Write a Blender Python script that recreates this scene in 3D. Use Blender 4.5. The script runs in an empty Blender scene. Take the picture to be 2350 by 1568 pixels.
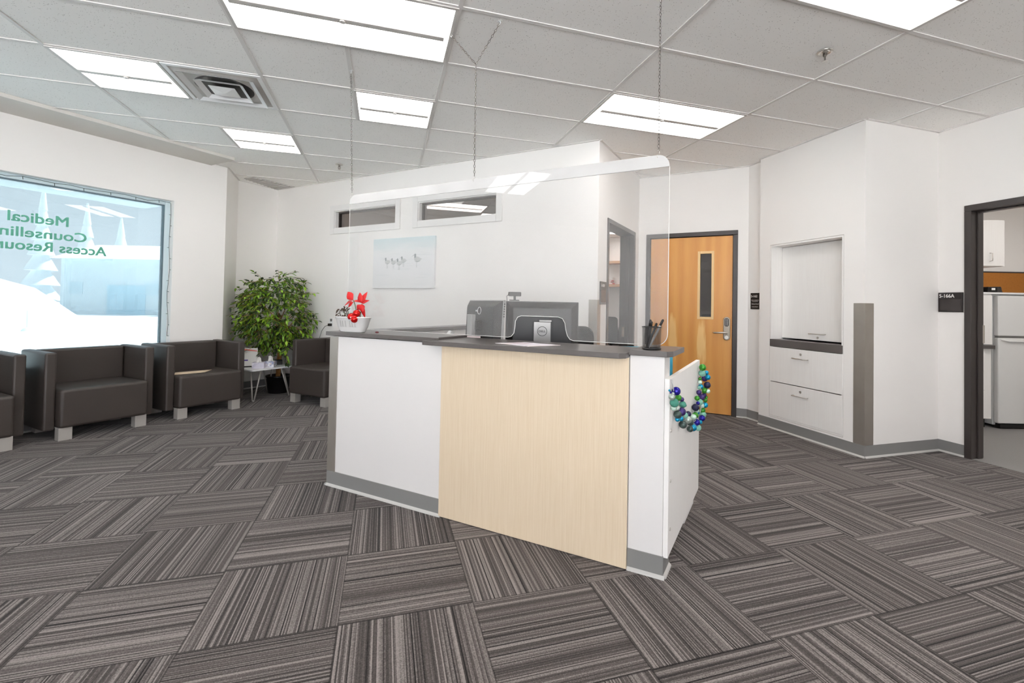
import bpy, bmesh, math, random
from mathutils import Vector, Matrix, Euler
random.seed(7)
SC = bpy.context.scene
COL = SC.collection
R2 = math.sqrt(0.5)
CE = 2.786                                   # ceiling height
# ------------------------------------------------------------------ camera, world, exposure
cd = bpy.data.cameras.new('camera'); cam = bpy.data.objects.new('camera', cd); COL.objects.link(cam)
FPX, CX, CY, PITCH, ROLL, YAW = 1076.811, 1217.446, 679.952, -0.01904, 0.01807, 0.30169
cd.sensor_width = 36; cd.sensor_fit = 'HORIZONTAL'
cd.lens = FPX / 2350 * 36
cd.shift_x = (1175 - CX) / 2350
cd.shift_y = (CY - 784) / 2350
cd.clip_start = 0.05; cd.clip_end = 400
cp, sp, cr, sr = math.cos(PITCH), math.sin(PITCH), math.cos(ROLL), math.sin(ROLL)
f_ = Vector((0, cp, -sp)); u_ = Vector((0, sp, cp)); r_ = Vector((1, 0, 0))
right, up = r_*cr + u_*sr, u_*cr - r_*sr
turn = Matrix.Rotation(-YAW, 3, 'Z')
right, up, fwd = turn @ right, turn @ up, turn @ f_
m = Matrix((right, up, -fwd)).transposed().to_4x4()
m.translation = Vector((0, 0, 1.19917))
cam.matrix_world = m
SC.camera = cam
w = bpy.data.worlds.new('overcast_sky'); SC.world = w; w.use_nodes = True
bg = w.node_tree.nodes['Background']; bg.inputs[0].default_value = (0.95, 0.96, 1.0, 1); bg.inputs[1].default_value = 4.4
sl_ = bpy.data.lights.new('added_snow_sun', 'SUN'); sl_.energy = 44; sl_.color = (1.0, 0.93, 0.84); sl_.angle = 0.03
sun = bpy.data.objects.new('added_snow_sun', sl_); COL.objects.link(sun)
sun.rotation_euler = Vector((0.36, 0.36, 0.86)).to_track_quat('Z', 'Y').to_euler()      # added sun: lights the snow so its bounce brightens the ceiling
vs = SC.view_settings
vs.view_transform = 'Standard'; vs.look = 'None'; vs.gamma = 1; vs.use_curve_mapping = False; vs.exposure = 0.53
LAMP = 5.2                                   # radiance of the ceiling light diffusers
SC.cycles.max_bounces = 14; SC.cycles.diffuse_bounces = 10; SC.cycles.transparent_max_bounces = 12
SC.cycles.sample_clamp_indirect = 6; SC.cycles.caustics_reflective = False; SC.cycles.caustics_refractive = False
try: SC.cycles.use_denoising = True
except Exception: pass

# ------------------------------------------------------------------ helpers
def hexc(r, g, b):
    f = lambda c: ((c/255)/12.92 if c <= 10 else (((c/255)+0.055)/1.055)**2.4)
    return (f(r), f(g), f(b), 1)
class NT:
    def __init__(s, m): s.t = m.node_tree; s.n = s.t.nodes; s.l = s.t.links
    def add(s, t, **k):
        n = s.n.new(t)
        for a, b in k.items(): setattr(n, a, b)
        return n
    def put(s, n, i, v):
        if hasattr(v, 'is_output') or isinstance(v, bpy.types.NodeSocket): s.l.new(v, n.inputs[i])
        else: n.inputs[i].default_value = v
    def math(s, op, a, b=0.0, c=0.0, clamp=False):
        n = s.add('ShaderNodeMath', operation=op); n.use_clamp = clamp
        s.put(n, 0, a); s.put(n, 1, b)
        if len(n.inputs) > 2: s.put(n, 2, c)
        return n.outputs[0]
    def mix(s, f, a, b, bt='MIX'):
        n = s.add('ShaderNodeMix', data_type='RGBA', blend_type=bt)
        s.put(n, 0, f); s.put(n, 6, a); s.put(n, 7, b); return n.outputs[2]
    def noise(s, vec, scale, detail=2.0, rough=0.5):
        n = s.add('ShaderNodeTexNoise'); s.put(n, 'Vector', vec); n.inputs['Scale'].default_value = scale
        n.inputs['Detail'].default_value = detail; n.inputs['Roughness'].default_value = rough; return n.outputs[0]
    def ramp(s, v, stops):
        n = s.add('ShaderNodeValToRGB'); e = n.color_ramp.elements
        while len(e) < len(stops): e.new(0.5)
        for k, (p, c) in enumerate(stops): e[k].position = p; e[k].color = c if len(c) == 4 else (*c, 1)
        s.put(n, 0, v); return n.outputs[0]
    def coords(s, scale=(1, 1, 1), kind='Object'):
        t = s.add('ShaderNodeTexCoord'); mp = s.add('ShaderNodeMapping'); s.l.new(t.outputs[kind], mp.inputs[0]); mp.inputs['Scale'].default_value = scale
        return mp.outputs[0]
    def bump(s, h, strength, dist):
        n = s.add('ShaderNodeBump'); s.put(n, 'Height', h); n.inputs['Strength'].default_value = strength; n.inputs['Distance'].default_value = dist
        s.l.new(n.outputs[0], s.n['Principled BSDF'].inputs['Normal'])
def mat(name, col, rough=0.6, metal=0.0, spec=0.5, vary=0.0, vscale=3.0, bump=0.0, bscale=60, coat=0.0, emit=None, es=0.0):
    m = bpy.data.materials.new(name); m.use_nodes = True; N = NT(m); b = N.n['Principled BSDF']
    b.inputs['Roughness'].default_value = rough; b.inputs['Metallic'].default_value = metal
    b.inputs['Specular IOR Level'].default_value = spec; b.inputs['Coat Weight'].default_value = coat
    if emit: b.inputs['Emission Color'].default_value = emit; b.inputs['Emission Strength'].default_value = es
    v = N.noise(N.coords(), vscale, 3)
    dark = tuple(c*(1-vary) for c in col[:3]) + (1,)
    N.l.new(N.mix(v, dark, col), b.inputs['Base Color'])
    if bump: N.bump(N.noise(N.coords(), bscale, 3), bump, 0.002)
    return m
def grain(name, c1, c2, scale, rough=0.5, nscale=3.0, detail=5, lo=0.35, hi=0.65, spec=0.4):
    m = bpy.data.materials.new(name); m.use_nodes = True; N = NT(m); b = N.n['Principled BSDF']
    v = N.noise(N.coords(scale), nscale, detail, 0.6)
    N.l.new(N.ramp(v, [(lo, c1), (hi, c2)]), b.inputs['Base Color'])
    b.inputs['Roughness'].default_value = rough; b.inputs['Specular IOR Level'].default_value = spec
    return m
def finish(me):
    bm = bmesh.new(); bm.from_mesh(me); bmesh.ops.recalc_face_normals(bm, faces=bm.faces); bm.to_mesh(me); bm.free()
class MB:
    def __init__(s): s.v = []; s.f = []; s.sm = []
    def raw(s, vs, fs, smooth=False, M=None):
        o = len(s.v)
        for p in vs:
            p = Vector(p)
            if M is not None: p = M @ p
            s.v.append(tuple(p))
        for q in fs: s.f.append(tuple(i+o for i in q)); s.sm.append(smooth)
        return s
    def box(s, x0, x1, y0, y1, z0, z1, M=None):
        vs = [(x, y, z) for z in (z0, z1) for y in (y0, y1) for x in (x0, x1)]
        return s.raw(vs, [(0,2,3,1),(4,5,7,6),(0,1,5,4),(2,6,7,3),(0,4,6,2),(1,3,7,5)], M=M)
    def prism(s, pts, z0, z1, M=None):           # polygon in xy, extruded in z
        n = len(pts)
        vs = [(x, y, z0) for x, y in pts] + [(x, y, z1) for x, y in pts]
        fs = [tuple(range(n))[::-1], tuple(range(n, 2*n))] + [(i, (i+1) % n, n+(i+1) % n, n+i) for i in range(n)]
        return s.raw(vs, fs, M=M)
    def wallprism(s, pts, y0, y1, M=None):       # polygon in xz, extruded in y
        n = len(pts)
        vs = [(x, y0, z) for x, z in pts] + [(x, y1, z) for x, z in pts]
        fs = [tuple(range(n)), tuple(range(n, 2*n))[::-1]] + [(i, n+i, n+(i+1) % n, (i+1) % n) for i in range(n)]
        return s.raw(vs, fs, M=M)
    def tube(s, pts, r, seg=8, closed=False, M=None, caps=True):
        pts = [Vector(p) for p in pts]; n = len(pts); rings = []
        rr = r if isinstance(r, (list, tuple)) else [r]*n
        prev = None; vs = []
        for i, p in enumerate(pts):
            a = pts[(i-1) % n] if (closed or i > 0) else p; b = pts[(i+1) % n] if (closed or i < n-1) else p
            d = (b-a).normalized() if (b-a).length > 1e-9 else Vector((0, 0, 1))
            if prev is None: x = d.orthogonal().normalized()
            else:
                x = prev - d*prev.dot(d)
                x = x.normalized() if x.length > 1e-6 else d.orthogonal().normalized()
            prev = x; y = d.cross(x)
            for k in range(seg):
                t = 2*math.pi*k/seg; vs.append(p + (x*math.cos(t)+y*math.sin(t))*rr[i])
        fs = []
        for i in range(n if closed else n-1):
            for k in range(seg):
                j = (i+1) % n
                fs.append((i*seg+k, i*seg+(k+1) % seg, j*seg+(k+1) % seg, j*seg+k))
        if not closed and caps: fs += [tuple(range(seg))[::-1], tuple((n-1)*seg+k for k in range(seg))]
        return s.raw(vs, fs, True, M)
    def cyl(s, c, r, z0, z1, seg=24, r2=None, M=None):
        r2 = r if r2 is None else r2
        vs = [(c[0]+q*math.cos(2*math.pi*k/seg), c[1]+q*math.sin(2*math.pi*k/seg), z) for q, z in ((r, z0), (r2, z1)) for k in range(seg)]
        return s.raw(vs, [(k, (k+1) % seg, seg+(k+1) % seg, seg+k) for k in range(seg)], True, M).raw(vs, [tuple(range(seg))[::-1], tuple(range(seg, 2*seg))], False, M)
    def lathe(s, prof, c=(0, 0), seg=24, M=None):
        vs = [(c[0]+r*math.cos(2*math.pi*k/seg), c[1]+r*math.sin(2*math.pi*k/seg), z) for r, z in prof for k in range(seg)]
        fs = [(i*seg+k, i*seg+(k+1) % seg, (i+1)*seg+(k+1) % seg, (i+1)*seg+k) for i in range(len(prof)-1) for k in range(seg)]
        return s.raw(vs, fs, True, M)
    def ball(s, c, r, seg=16, rings=10, sc=(1, 1, 1)):
        vs = [(c[0], c[1], c[2]+r*sc[2])]; fs = []
        for i in range(1, rings):
            t = math.pi*i/rings
            for k in range(seg):
                p = 2*math.pi*k/seg; vs.append((c[0]+r*sc[0]*math.sin(t)*math.cos(p), c[1]+r*sc[1]*math.sin(t)*math.sin(p), c[2]+r*sc[2]*math.cos(t)))
        vs.append((c[0], c[1], c[2]-r*sc[2])); L = len(vs)-1
        for k in range(seg): fs.append((0, 1+k, 1+(k+1) % seg)); fs.append((L, L-seg+(k+1) % seg, L-seg+k))
        for i in range(rings-2):
            for k in range(seg): a = 1+i*seg; fs.append((a+k, a+seg+k, a+seg+(k+1) % seg, a+(k+1) % seg))
        return s.raw(vs, fs, True)
    def obj(s, name, m, parent=None, bevel=0.0, bseg=2, loc=(0, 0, 0), rot=(0, 0, 0), flip=True):
        me = bpy.data.meshes.new(name); me.from_pydata(s.v, [], s.f); me.update()
        if flip: finish(me)
        for p, q in zip(me.polygons, s.sm): p.use_smooth = q
        for k in (m if isinstance(m, (list, tuple)) else [m]): me.materials.append(k)
        o = bpy.data.objects.new(name, me); COL.objects.link(o); o.parent = parent; o.location = loc; o.rotation_euler = rot
        if bevel:
            b = o.modifiers.new('soft_edges', 'BEVEL'); b.width = bevel; b.segments = bseg; b.limit_method = 'ANGLE'; b.angle_limit = math.radians(40)
            if bseg > 2:
                for p in me.polygons: p.use_smooth = True
                b.harden_normals = True
        return o
def tag(o, label, cat, group=None, kind=None):
    o['label'] = label; o['category'] = cat
    if group: o['group'] = group
    if kind: o['kind'] = kind
    return o
def struct(o): o['kind'] = 'structure'; return o
def lab(o, l): o['label'] = l; return o
def thing(name, loc=(0, 0, 0), rz=0.0, label=None, cat=None, group=None, rot=None):
    o = bpy.data.objects.new(name, None); COL.objects.link(o); o.empty_display_size = 0.1
    o.location = loc; o.rotation_euler = rot if rot else (0, 0, rz)
    if label: tag(o, label, cat, group)
    return o
def dup(root, loc, rz=None, label=None, group=None):
    kids = [(o, [g for g in SC.objects if g.parent == o]) for o in SC.objects if o.parent == root]
    r = root.copy(); COL.objects.link(r); r.location = loc
    if rz is not None: r.rotation_euler = (0, 0, rz)
    if label: r['label'] = label
    if group: r['group'] = group
    for ch, gs in kids:
        c = ch.copy(); COL.objects.link(c); c.parent = r
        for g in gs:
            d = g.copy(); COL.objects.link(d); d.parent = c
    return r
def text(name, body, width, height, m, parent=None, loc=(0, 0, 0), rot=(0, 0, 0), fat=0.0, depth=0.0008, matrix=None):
    bold = fat; fat = 0.0
    cu = bpy.data.curves.new(name, 'FONT'); cu.body = body; cu.size = 1; cu.offset = fat; cu.resolution_u = 3
    t = bpy.data.objects.new(name, cu); COL.objects.link(t)
    dg = bpy.context.evaluated_depsgraph_get(); dg.update()
    me = bpy.data.meshes.new_from_object(t.evaluated_get(dg)); bpy.data.objects.remove(t); bpy.data.curves.remove(cu)
    xs = [v.co.x for v in me.vertices]; ys = [v.co.y for v in me.vertices]
    x0, x1, y0, y1 = min(xs), max(xs), min(ys), max(ys)
    kx = width/(x1-x0); ky = height/(y1-y0)
    for v in me.vertices: v.co = ((v.co.x-x0)*kx, (v.co.y-y0)*ky, 0)
    if bold:                                                     # heavier strokes: the outline repeated with small shifts
        V0 = [tuple(v.co) for v in me.vertices]; F0 = [tuple(p.vertices) for p in me.polygons]; VV = []; FF = []; q = bold*ky
        for dx, dy in ((-q, 0), (q, 0), (0, q*0.6), (0, -q*0.6), (q, q*0.6), (-q, -q*0.6), (q, -q*0.6), (-q, q*0.6)):
            b = len(VV); zz = len(VV)/len(V0)*1.2e-4; VV += [(x+dx, y+dy, z+zz) for x, y, z in V0]; FF += [tuple(i+b for i in f) for f in F0]
        me = bpy.data.meshes.new(name); me.from_pydata(VV, [], FF); me.update()
    me.materials.clear(); me.materials.append(m)
    o = bpy.data.objects.new(name, me); COL.objects.link(o); o.parent = parent; o.location = loc; o.rotation_euler = rot
    if matrix is not None: o.matrix_local = matrix
    if not bold: so = o.modifiers.new('thickness', 'SOLIDIFY'); so.thickness = depth; so.offset = 1
    return o
def rrect(x0, x1, y0, y1, r, seg=6):
    rs = r if isinstance(r, (list, tuple)) else (r, r, r, r)   # lower left, lower right, upper right, upper left
    P = []
    for (cx, cy, a0), q in zip(((x0, y0, 180), (x1, y0, 270), (x1, y1, 0), (x0, y1, 90)), rs):
        sx = 1 if cx == x0 else -1; sy = 1 if cy == y0 else -1
        if q <= 0: P.append((cx, cy)); continue
        for k in range(seg+1):
            a = math.radians(a0+90*k/seg); P.append((cx+sx*q+q*math.cos(a), cy+sy*q+q*math.sin(a)))
    return P

# ------------------------------------------------------------------ materials
M = {}
M['wall'] = mat('painted_wall', hexc(240, 237, 234), 0.65, spec=0.3, vary=0.02, bump=0.03, bscale=180)
M['trimwhite'] = mat('white_trim_paint', hexc(232, 230, 228), 0.45, vary=0.01)
M['drywall_strip'] = mat('soffit_paint', hexc(214, 210, 204), 0.6, vary=0.02)
M['laminate_white'] = grain('white_grain_laminate', hexc(235, 232, 229), hexc(238, 236, 233), (45, 45, 1.2), 0.45)
M['desk_white'] = mat('white_desk_paint', hexc(226, 223, 221), 0.5, vary=0.015)
M['slate'] = mat('slate_grey_laminate', hexc(92, 87, 85), 0.32, vary=0.06, vscale=40, spec=0.6)
M['darkframe'] = mat('charcoal_frame_paint', hexc(56, 50, 48), 0.35, vary=0.05, spec=0.5)
M['cove'] = mat('grey_rubber_cove', hexc(132, 131, 130), 0.45, vary=0.03)
M['toe'] = mat('base_edge_highlight', hexc(190, 188, 185), 0.4, vary=0.03)  # paler than the cove: light caught by the toe, put into its colour
M['steel'] = mat('brushed_steel', hexc(196, 190, 182), 0.42, metal=0.85, vary=0.2, vscale=6)
M['chrome'] = mat('bright_nickel', hexc(214, 210, 204), 0.3, metal=0.9)
M['silver'] = mat('silver_plastic', hexc(165, 164, 162), 0.35, vary=0.03)
M['satin_leg'] = mat('satin_aluminium', hexc(186, 181, 175), 0.45, metal=0.3, vary=0.05)
M['leather'] = mat('dark_brown_leatherette', hexc(66, 59, 55), 0.42, vary=0.12, vscale=5, bump=0.12, bscale=420, spec=0.5)
M['black'] = mat('black_plastic', hexc(24, 22, 22), 0.35, vary=0.1)
M['blackmatte'] = mat('black_fabric', hexc(34, 33, 34), 0.85, vary=0.15, vscale=60)
M['webgrey'] = mat('webcam_grey', hexc(70, 68, 66), 0.4)
M['white'] = mat('white_gloss_plastic', hexc(236, 236, 236), 0.3, vary=0.01)
M['appliance'] = mat('white_enamel', hexc(222, 222, 221), 0.2, vary=0.01)
M['paper'] = mat('white_paper', hexc(238, 236, 232), 0.8, vary=0.03)
M['buff'] = mat('buff_paper', hexc(226, 204, 176), 0.8, vary=0.04)
M['signblack'] = mat('sign_black', hexc(30, 24, 24), 0.3)
M['signgrey'] = mat('sign_insert', hexc(56, 50, 49), 0.25)
M['signtxt'] = mat('sign_lettering', hexc(238, 236, 232), 0.6)
M['teal'] = mat('teal_plastic', hexc(52, 158, 186), 0.3, vary=0.05)
M['birch'] = grain('birch_laminate', hexc(216, 196, 168), hexc(223, 205, 180), (75, 75, 1.3), 0.4, nscale=4, detail=6)
M['greenvinyl'] = mat('green_window_vinyl', hexc(92, 168, 144), 0.6)
M['greywire'] = mat('dark_green_wire', hexc(52, 74, 70), 0.5)
M['shelfwood'] = grain('shelf_wood', hexc(190, 140, 100), hexc(214, 168, 128), (3, 3, 30), 0.5)
M['cork'] = mat('cork', hexc(186, 120, 48), 0.9, vary=0.25, vscale=60)
M['red'] = mat('red_petals', hexc(214, 26, 30), 0.55, vary=0.25, vscale=30)
M['redball'] = mat('red_glass_ball', hexc(206, 28, 24), 0.12, metal=0.6)
M['stem'] = mat('green_stem', hexc(96, 104, 62), 0.7, vary=0.3, vscale=40)
M['dried'] = mat('dried_leaves', hexc(84, 62, 50), 0.8, vary=0.5, vscale=60)
M['bark'] = grain('ficus_bark', hexc(120, 78, 34), hexc(190, 140, 78), (20, 20, 6), 0.7)
M['soil'] = mat('dry_moss', hexc(72, 60, 48), 0.95, vary=0.6, vscale=60)
M['snow'] = mat('snow', hexc(236, 242, 246), 0.9, vary=0.03)
M['siding'] = mat('hazed_house_siding', hexc(206, 220, 226), 0.9, vary=0.05)  # colour paled to imitate haze over the distant house
M['winterdark'] = mat('hazed_conifer', hexc(226, 234, 238), 0.95, vary=0.1, vscale=1.5)  # pale tone stands in for haze and glare over the trees
M['eave'] = mat('white_soffit_boards', hexc(196, 208, 210), 0.7)
M['winframe'] = mat('pale_blue_vinyl_frame', hexc(206, 222, 228), 0.4)
M['vinylfloor'] = mat('grey_speckled_vinyl', hexc(142, 140, 138), 0.5, vary=0.35, vscale=260)
def lampmat():
    m = mat('lit_diffuser', (0.9, 0.9, 0.9, 1), 0.5, emit=(1.0, 0.965, 0.93, 1), es=LAMP); return m
M['lamp'] = lampmat()
M['tee'] = mat('ceiling_tee_paint', hexc(222, 219, 216), 0.6)
M['channel'] = mat('lamp_channel_white', hexc(200, 196, 192), 0.4)
M['led'] = mat('blue_clock_digits', (0.02, 0.02, 0.1, 1), 0.4, emit=(0.25, 0.25, 1, 1), es=3)
def ceilmat():
    m = bpy.data.materials.new('fissured_ceiling_tile'); m.use_nodes = True; N = NT(m); b = N.n['Principled BSDF']
    c = N.coords()
    v = N.add('ShaderNodeTexVoronoi'); N.l.new(c, v.inputs['Vector']); v.inputs['Scale'].default_value = 75
    n = N.noise(c, 30, 2)
    thr = N.math('MULTIPLY', n, 0.36)
    hole = N.math('LESS_THAN', v.outputs['Distance'], N.math('SUBTRACT', thr, 0.03))
    col = N.mix(N.math('MULTIPLY', hole, 0.55), hexc(246, 244, 241), hexc(140, 134, 128))
    N.l.new(col, b.inputs['Base Color']); b.inputs['Roughness'].default_value = 0.95; b.inputs['Specular IOR Level'].default_value = 0.1
    return m
M['ceiling'] = ceilmat()
def carpetmat():
    m = bpy.data.materials.new('striped_carpet_tile'); m.use_nodes = True; N = NT(m); b = N.n['Principled BSDF']
    c = N.coords(); s = N.add('ShaderNodeSeparateXYZ'); N.l.new(c, s.inputs[0])
    T = 0.5055
    u = N.math('DIVIDE', N.math('ADD', s.outputs[0], 0.138+T*40), T); v = N.math('DIVIDE', N.math('ADD', s.outputs[1], -1.885+T*40), T)
    iu, iv = N.math('FLOOR', u), N.math('FLOOR', v); fu, fv = N.math('FRACT', u), N.math('FRACT', v)
    par = N.math('MODULO', N.math('ADD', iu, iv), 2.0)            # 0: stripes run along x
    def sel(a, b): return N.math('ADD', N.math('MULTIPLY', a, par), N.math('MULTIPLY', b, N.math('SUBTRACT', 1.0, par)))
    across, along = sel(fu, fv), sel(fv, fu)
    tid = N.math('ADD', N.math('MULTIPLY', iu, 12.37), N.math('MULTIPLY', iv, 31.73))
    def rnd(q, k, off):                                            # one random value per stripe of a tile
        st = N.math('FLOOR', N.math('MULTIPLY', q, k))
        cv = N.add('ShaderNodeCombineXYZ'); N.put(cv, 0, N.math('ADD', st, off)); N.put(cv, 1, N.math('FLOOR', N.math('MULTIPLY', tid, 1.0)))
        w = N.add('ShaderNodeTexWhiteNoise', noise_dimensions='2D'); N.l.new(cv.outputs[0], w.inputs['Vector']); return w.outputs[0]
    fine = rnd(across, 104.0, 3.0); mid = rnd(across, 38.0, 71.0)
    cv = N.add('ShaderNodeCombineXYZ'); N.put(cv, 0, N.math('MULTIPLY', across, 9.0)); N.put(cv, 1, N.math('MULTIPLY', along, 0.35)); N.put(cv, 2, tid)
    broad = N.noise(cv.outputs[0], 1.0, 2)
    cv2 = N.add('ShaderNodeCombineXYZ'); N.put(cv2, 0, N.math('MULTIPLY', across, 104.0)); N.put(cv2, 1, N.math('MULTIPLY', along, 90.0)); N.put(cv2, 2, tid)
    loop = N.noise(cv2.outputs[0], 1.1, 3, 0.7)
    val = N.math('ADD', N.math('MULTIPLY', fine, 0.33), N.math('MULTIPLY', mid, 0.11))
    val = N.math('ADD', val, N.math('MULTIPLY', broad, 0.20)); val = N.math('ADD', val, N.math('MULTIPLY', loop, 0.54))
    deep = N.math('GREATER_THAN', rnd(across, 104.0, 211.0), 0.90)
    val = N.math('SUBTRACT', val, N.math('MULTIPLY', deep, 0.24))
    edge = N.math('MINIMUM', N.math('MINIMUM', fu, N.math('SUBTRACT', 1.0, fu)), N.math('MINIMUM', fv, N.math('SUBTRACT', 1.0, fv)))
    val = N.math('SUBTRACT', val, N.math('MULTIPLY', N.math('LESS_THAN', edge, 0.006), 0.16))
    col = N.ramp(val, [(0.22, hexc(28, 25, 24)), (0.42, hexc(62, 57, 55)), (0.58, hexc(86, 80, 78)), (0.78, hexc(140, 133, 130))])
    N.l.new(col, b.inputs['Base Color']); b.inputs['Roughness'].default_value = 0.95; b.inputs['Specular IOR Level'].default_value = 0.1
    b.inputs['Sheen Weight'].default_value = 0.1
    N.bump(val, 0.6, 0.004)
    return m
M['carpet'] = carpetmat()
def doormat():
    m = bpy.data.materials.new('honey_birch_veneer'); m.use_nodes = True; N = NT(m); b = N.n['Principled BSDF']
    c = N.coords((9, 9, 0.9)); a = N.noise(c, 1.3, 4, 0.6)
    w = N.add('ShaderNodeTexWave', wave_type='BANDS', bands_direction='X'); N.l.new(N.coords((1, 1, 0.16)), w.inputs['Vector'])
    w.inputs['Scale'].default_value = 2.2; w.inputs['Distortion'].default_value = 5; w.inputs['Detail'].default_value = 3
    base = N.mix(a, hexc(208, 142, 68), hexc(230, 172, 98))
    base = N.mix(N.math('MULTIPLY', w.outputs[0], 0.35), base, hexc(196, 124, 54))
    tc = N.add('ShaderNodeTexCoord'); s = N.add('ShaderNodeSeparateXYZ'); N.l.new(tc.outputs['Object'], s.inputs[0])
    def flame(x0, z0, wx, wz, q):
        dx = N.math('DIVIDE', N.math('SUBTRACT', s.outputs[0], x0), wx); dz = N.math('DIVIDE', N.math('SUBTRACT', s.outputs[2], z0), wz)
        d = N.math('ADD', N.math('MULTIPLY', dx, dx), N.math('MULTIPLY', dz, dz))
        d = N.math('ADD', d, N.math('MULTIPLY', N.math('SUBTRACT', N.noise(N.coords((14, 14, 2)), 1.5, 2), 0.5), 2.2))
        return N.math('MULTIPLY', N.math('MULTIPLY', N.math('SUBTRACT', 1.0, d), 1.6, clamp=True), q)
    fl = N.math('MAXIMUM', flame(0.26, 0.84, 0.06, 0.34, 0.75), flame(0.59, 0.80, 0.055, 0.30, 0.85))
    fl = N.math('MAXIMUM', fl, flame(0.02, 0.6, 0.03, 0.4, 0.5))
    base = N.mix(fl, base, hexc(240, 200, 134))
    N.l.new(base, b.inputs['Base Color']); b.inputs['Roughness'].default_value = 0.35
    return m
M['door'] = doormat()
def glassmat(name, tint, haze, refl, hazecol=(0.9, 0.9, 0.9, 1), rough=0.0):
    m = bpy.data.materials.new(name); m.use_nodes = True; N = NT(m); out = N.n['Material Output']; N.n.remove(N.n['Principled BSDF'])
    tr = N.add('ShaderNodeBsdfTransparent'); tr.inputs[0].default_value = tint
    gl = N.add('ShaderNodeBsdfGlossy'); gl.inputs['Roughness'].default_value = rough; gl.inputs[0].default_value = (1, 1, 1, 1)
    di = N.add('ShaderNodeBsdfDiffuse'); di.inputs[0].default_value = hazecol
    tl = N.add('ShaderNodeBsdfTranslucent'); tl.inputs[0].default_value = hazecol
    h = N.add('ShaderNodeMixShader'); h.inputs[0].default_value = 0.5; N.l.new(di.outputs[0], h.inputs[1]); N.l.new(tl.outputs[0], h.inputs[2])
    a = N.add('ShaderNodeMixShader'); N.l.new(tr.outputs[0], a.inputs[1]); N.l.new(h.outputs[0], a.inputs[2])
    v = N.noise(N.coords((1, 1, 1)), 2.0, 2)
    N.l.new(N.math('MULTIPLY', N.math('ADD', v, 0.5), haze), a.inputs[0])
    ge = N.add('ShaderNodeNewGeometry'); dp = N.add('ShaderNodeVectorMath', operation='DOT_PRODUCT'); N.l.new(ge.outputs['Incoming'], dp.inputs[0]); N.l.new(ge.outputs['Normal'], dp.inputs[1])
    om = N.math('SUBTRACT', 1.0, N.math('ABSOLUTE', dp.outputs['Value']))
    fres = N.math('ADD', 0.04, N.math('MULTIPLY', N.math('POWER', om, 5.0), 0.96))
    b = N.add('ShaderNodeMixShader'); N.l.new(a.outputs[0], b.inputs[1]); N.l.new(gl.outputs[0], b.inputs[2])
    N.l.new(N.math('MULTIPLY', fres, refl), b.inputs[0])
    N.l.new(b.outputs[0], out.inputs[0]); return m
M['glass'] = glassmat('window_glass', (0.97, 0.98, 1.0, 1), 0.0, 1.2)
M['glass_low'] = glassmat('dimming_window_glass', (0.285, 0.32, 0.335, 1), 0.06, 1.2, (0.85, 0.95, 1, 1))  # tint dims the bright view outside, pale haze imitates glare
M['glass_in'] = glassmat('tinted_interior_glass', (0.72, 0.70, 0.69, 1), 0.0, 1.0)
M['glass_door'] = glassmat('vision_glass', (0.6, 0.6, 0.6, 1), 0.0, 0.8)
M['acrylic'] = glassmat('clear_acrylic', (0.97, 0.97, 0.97, 1), 0.07, 0.75)  # whitish haze stands in for room light reflected by the sheet
M['acrylic_band'] = glassmat('doubled_acrylic_strip', (0.9, 0.9, 0.9, 1), 0.62, 1.5, (0.97, 0.97, 0.97, 1))
M['acrylic_edge'] = mat('acrylic_edge', hexc(236, 234, 230), 0.2)
M['mesh'] = None
def meshmat():
    m = bpy.data.materials.new('black_wire_mesh'); m.use_nodes = True; N = NT(m); out = N.n['Material Output']; b = N.n['Principled BSDF']
    b.inputs['Base Color'].default_value = hexc(26, 26, 26); b.inputs['Roughness'].default_value = 0.4
    tr = N.add('ShaderNodeBsdfTransparent'); mx = N.add('ShaderNodeMixShader')
    t = N.add('ShaderNodeTexCoord'); s = N.add('ShaderNodeSeparateXYZ'); N.l.new(t.outputs['Object'], s.inputs[0])
    ang = N.math('ARCTAN2', s.outputs[1], s.outputs[0])
    g1 = N.math('GREATER_THAN', N.math('FRACT', N.math('MULTIPLY', ang, 16)), 0.22); g2 = N.math('GREATER_THAN', N.math('FRACT', N.math('MULTIPLY', s.outputs[2], 420)), 0.22)
    N.l.new(N.math('MULTIPLY', g1, g2), mx.inputs[0]); N.l.new(b.outputs[0], mx.inputs[1]); N.l.new(tr.outputs[0], mx.inputs[2]); N.l.new(mx.outputs[0], out.inputs[0])
    return m
M['mesh'] = meshmat()
def leafmat(name, stops):
    m = bpy.data.materials.new(name); m.use_nodes = True; N = NT(m); b = N.n['Principled BSDF']
    g = N.add('ShaderNodeNewGeometry')
    N.l.new(N.ramp(g.outputs['Random Per Island'], stops), b.inputs['Base Color']); b.inputs['Roughness'].default_value = 0.45
    return m
M['leaf'] = leafmat('ficus_leaf', [(0.0, hexc(34, 46, 28)), (0.35, hexc(64, 92, 36)), (0.65, hexc(104, 144, 38)), (0.9, hexc(146, 186, 52))])
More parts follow.
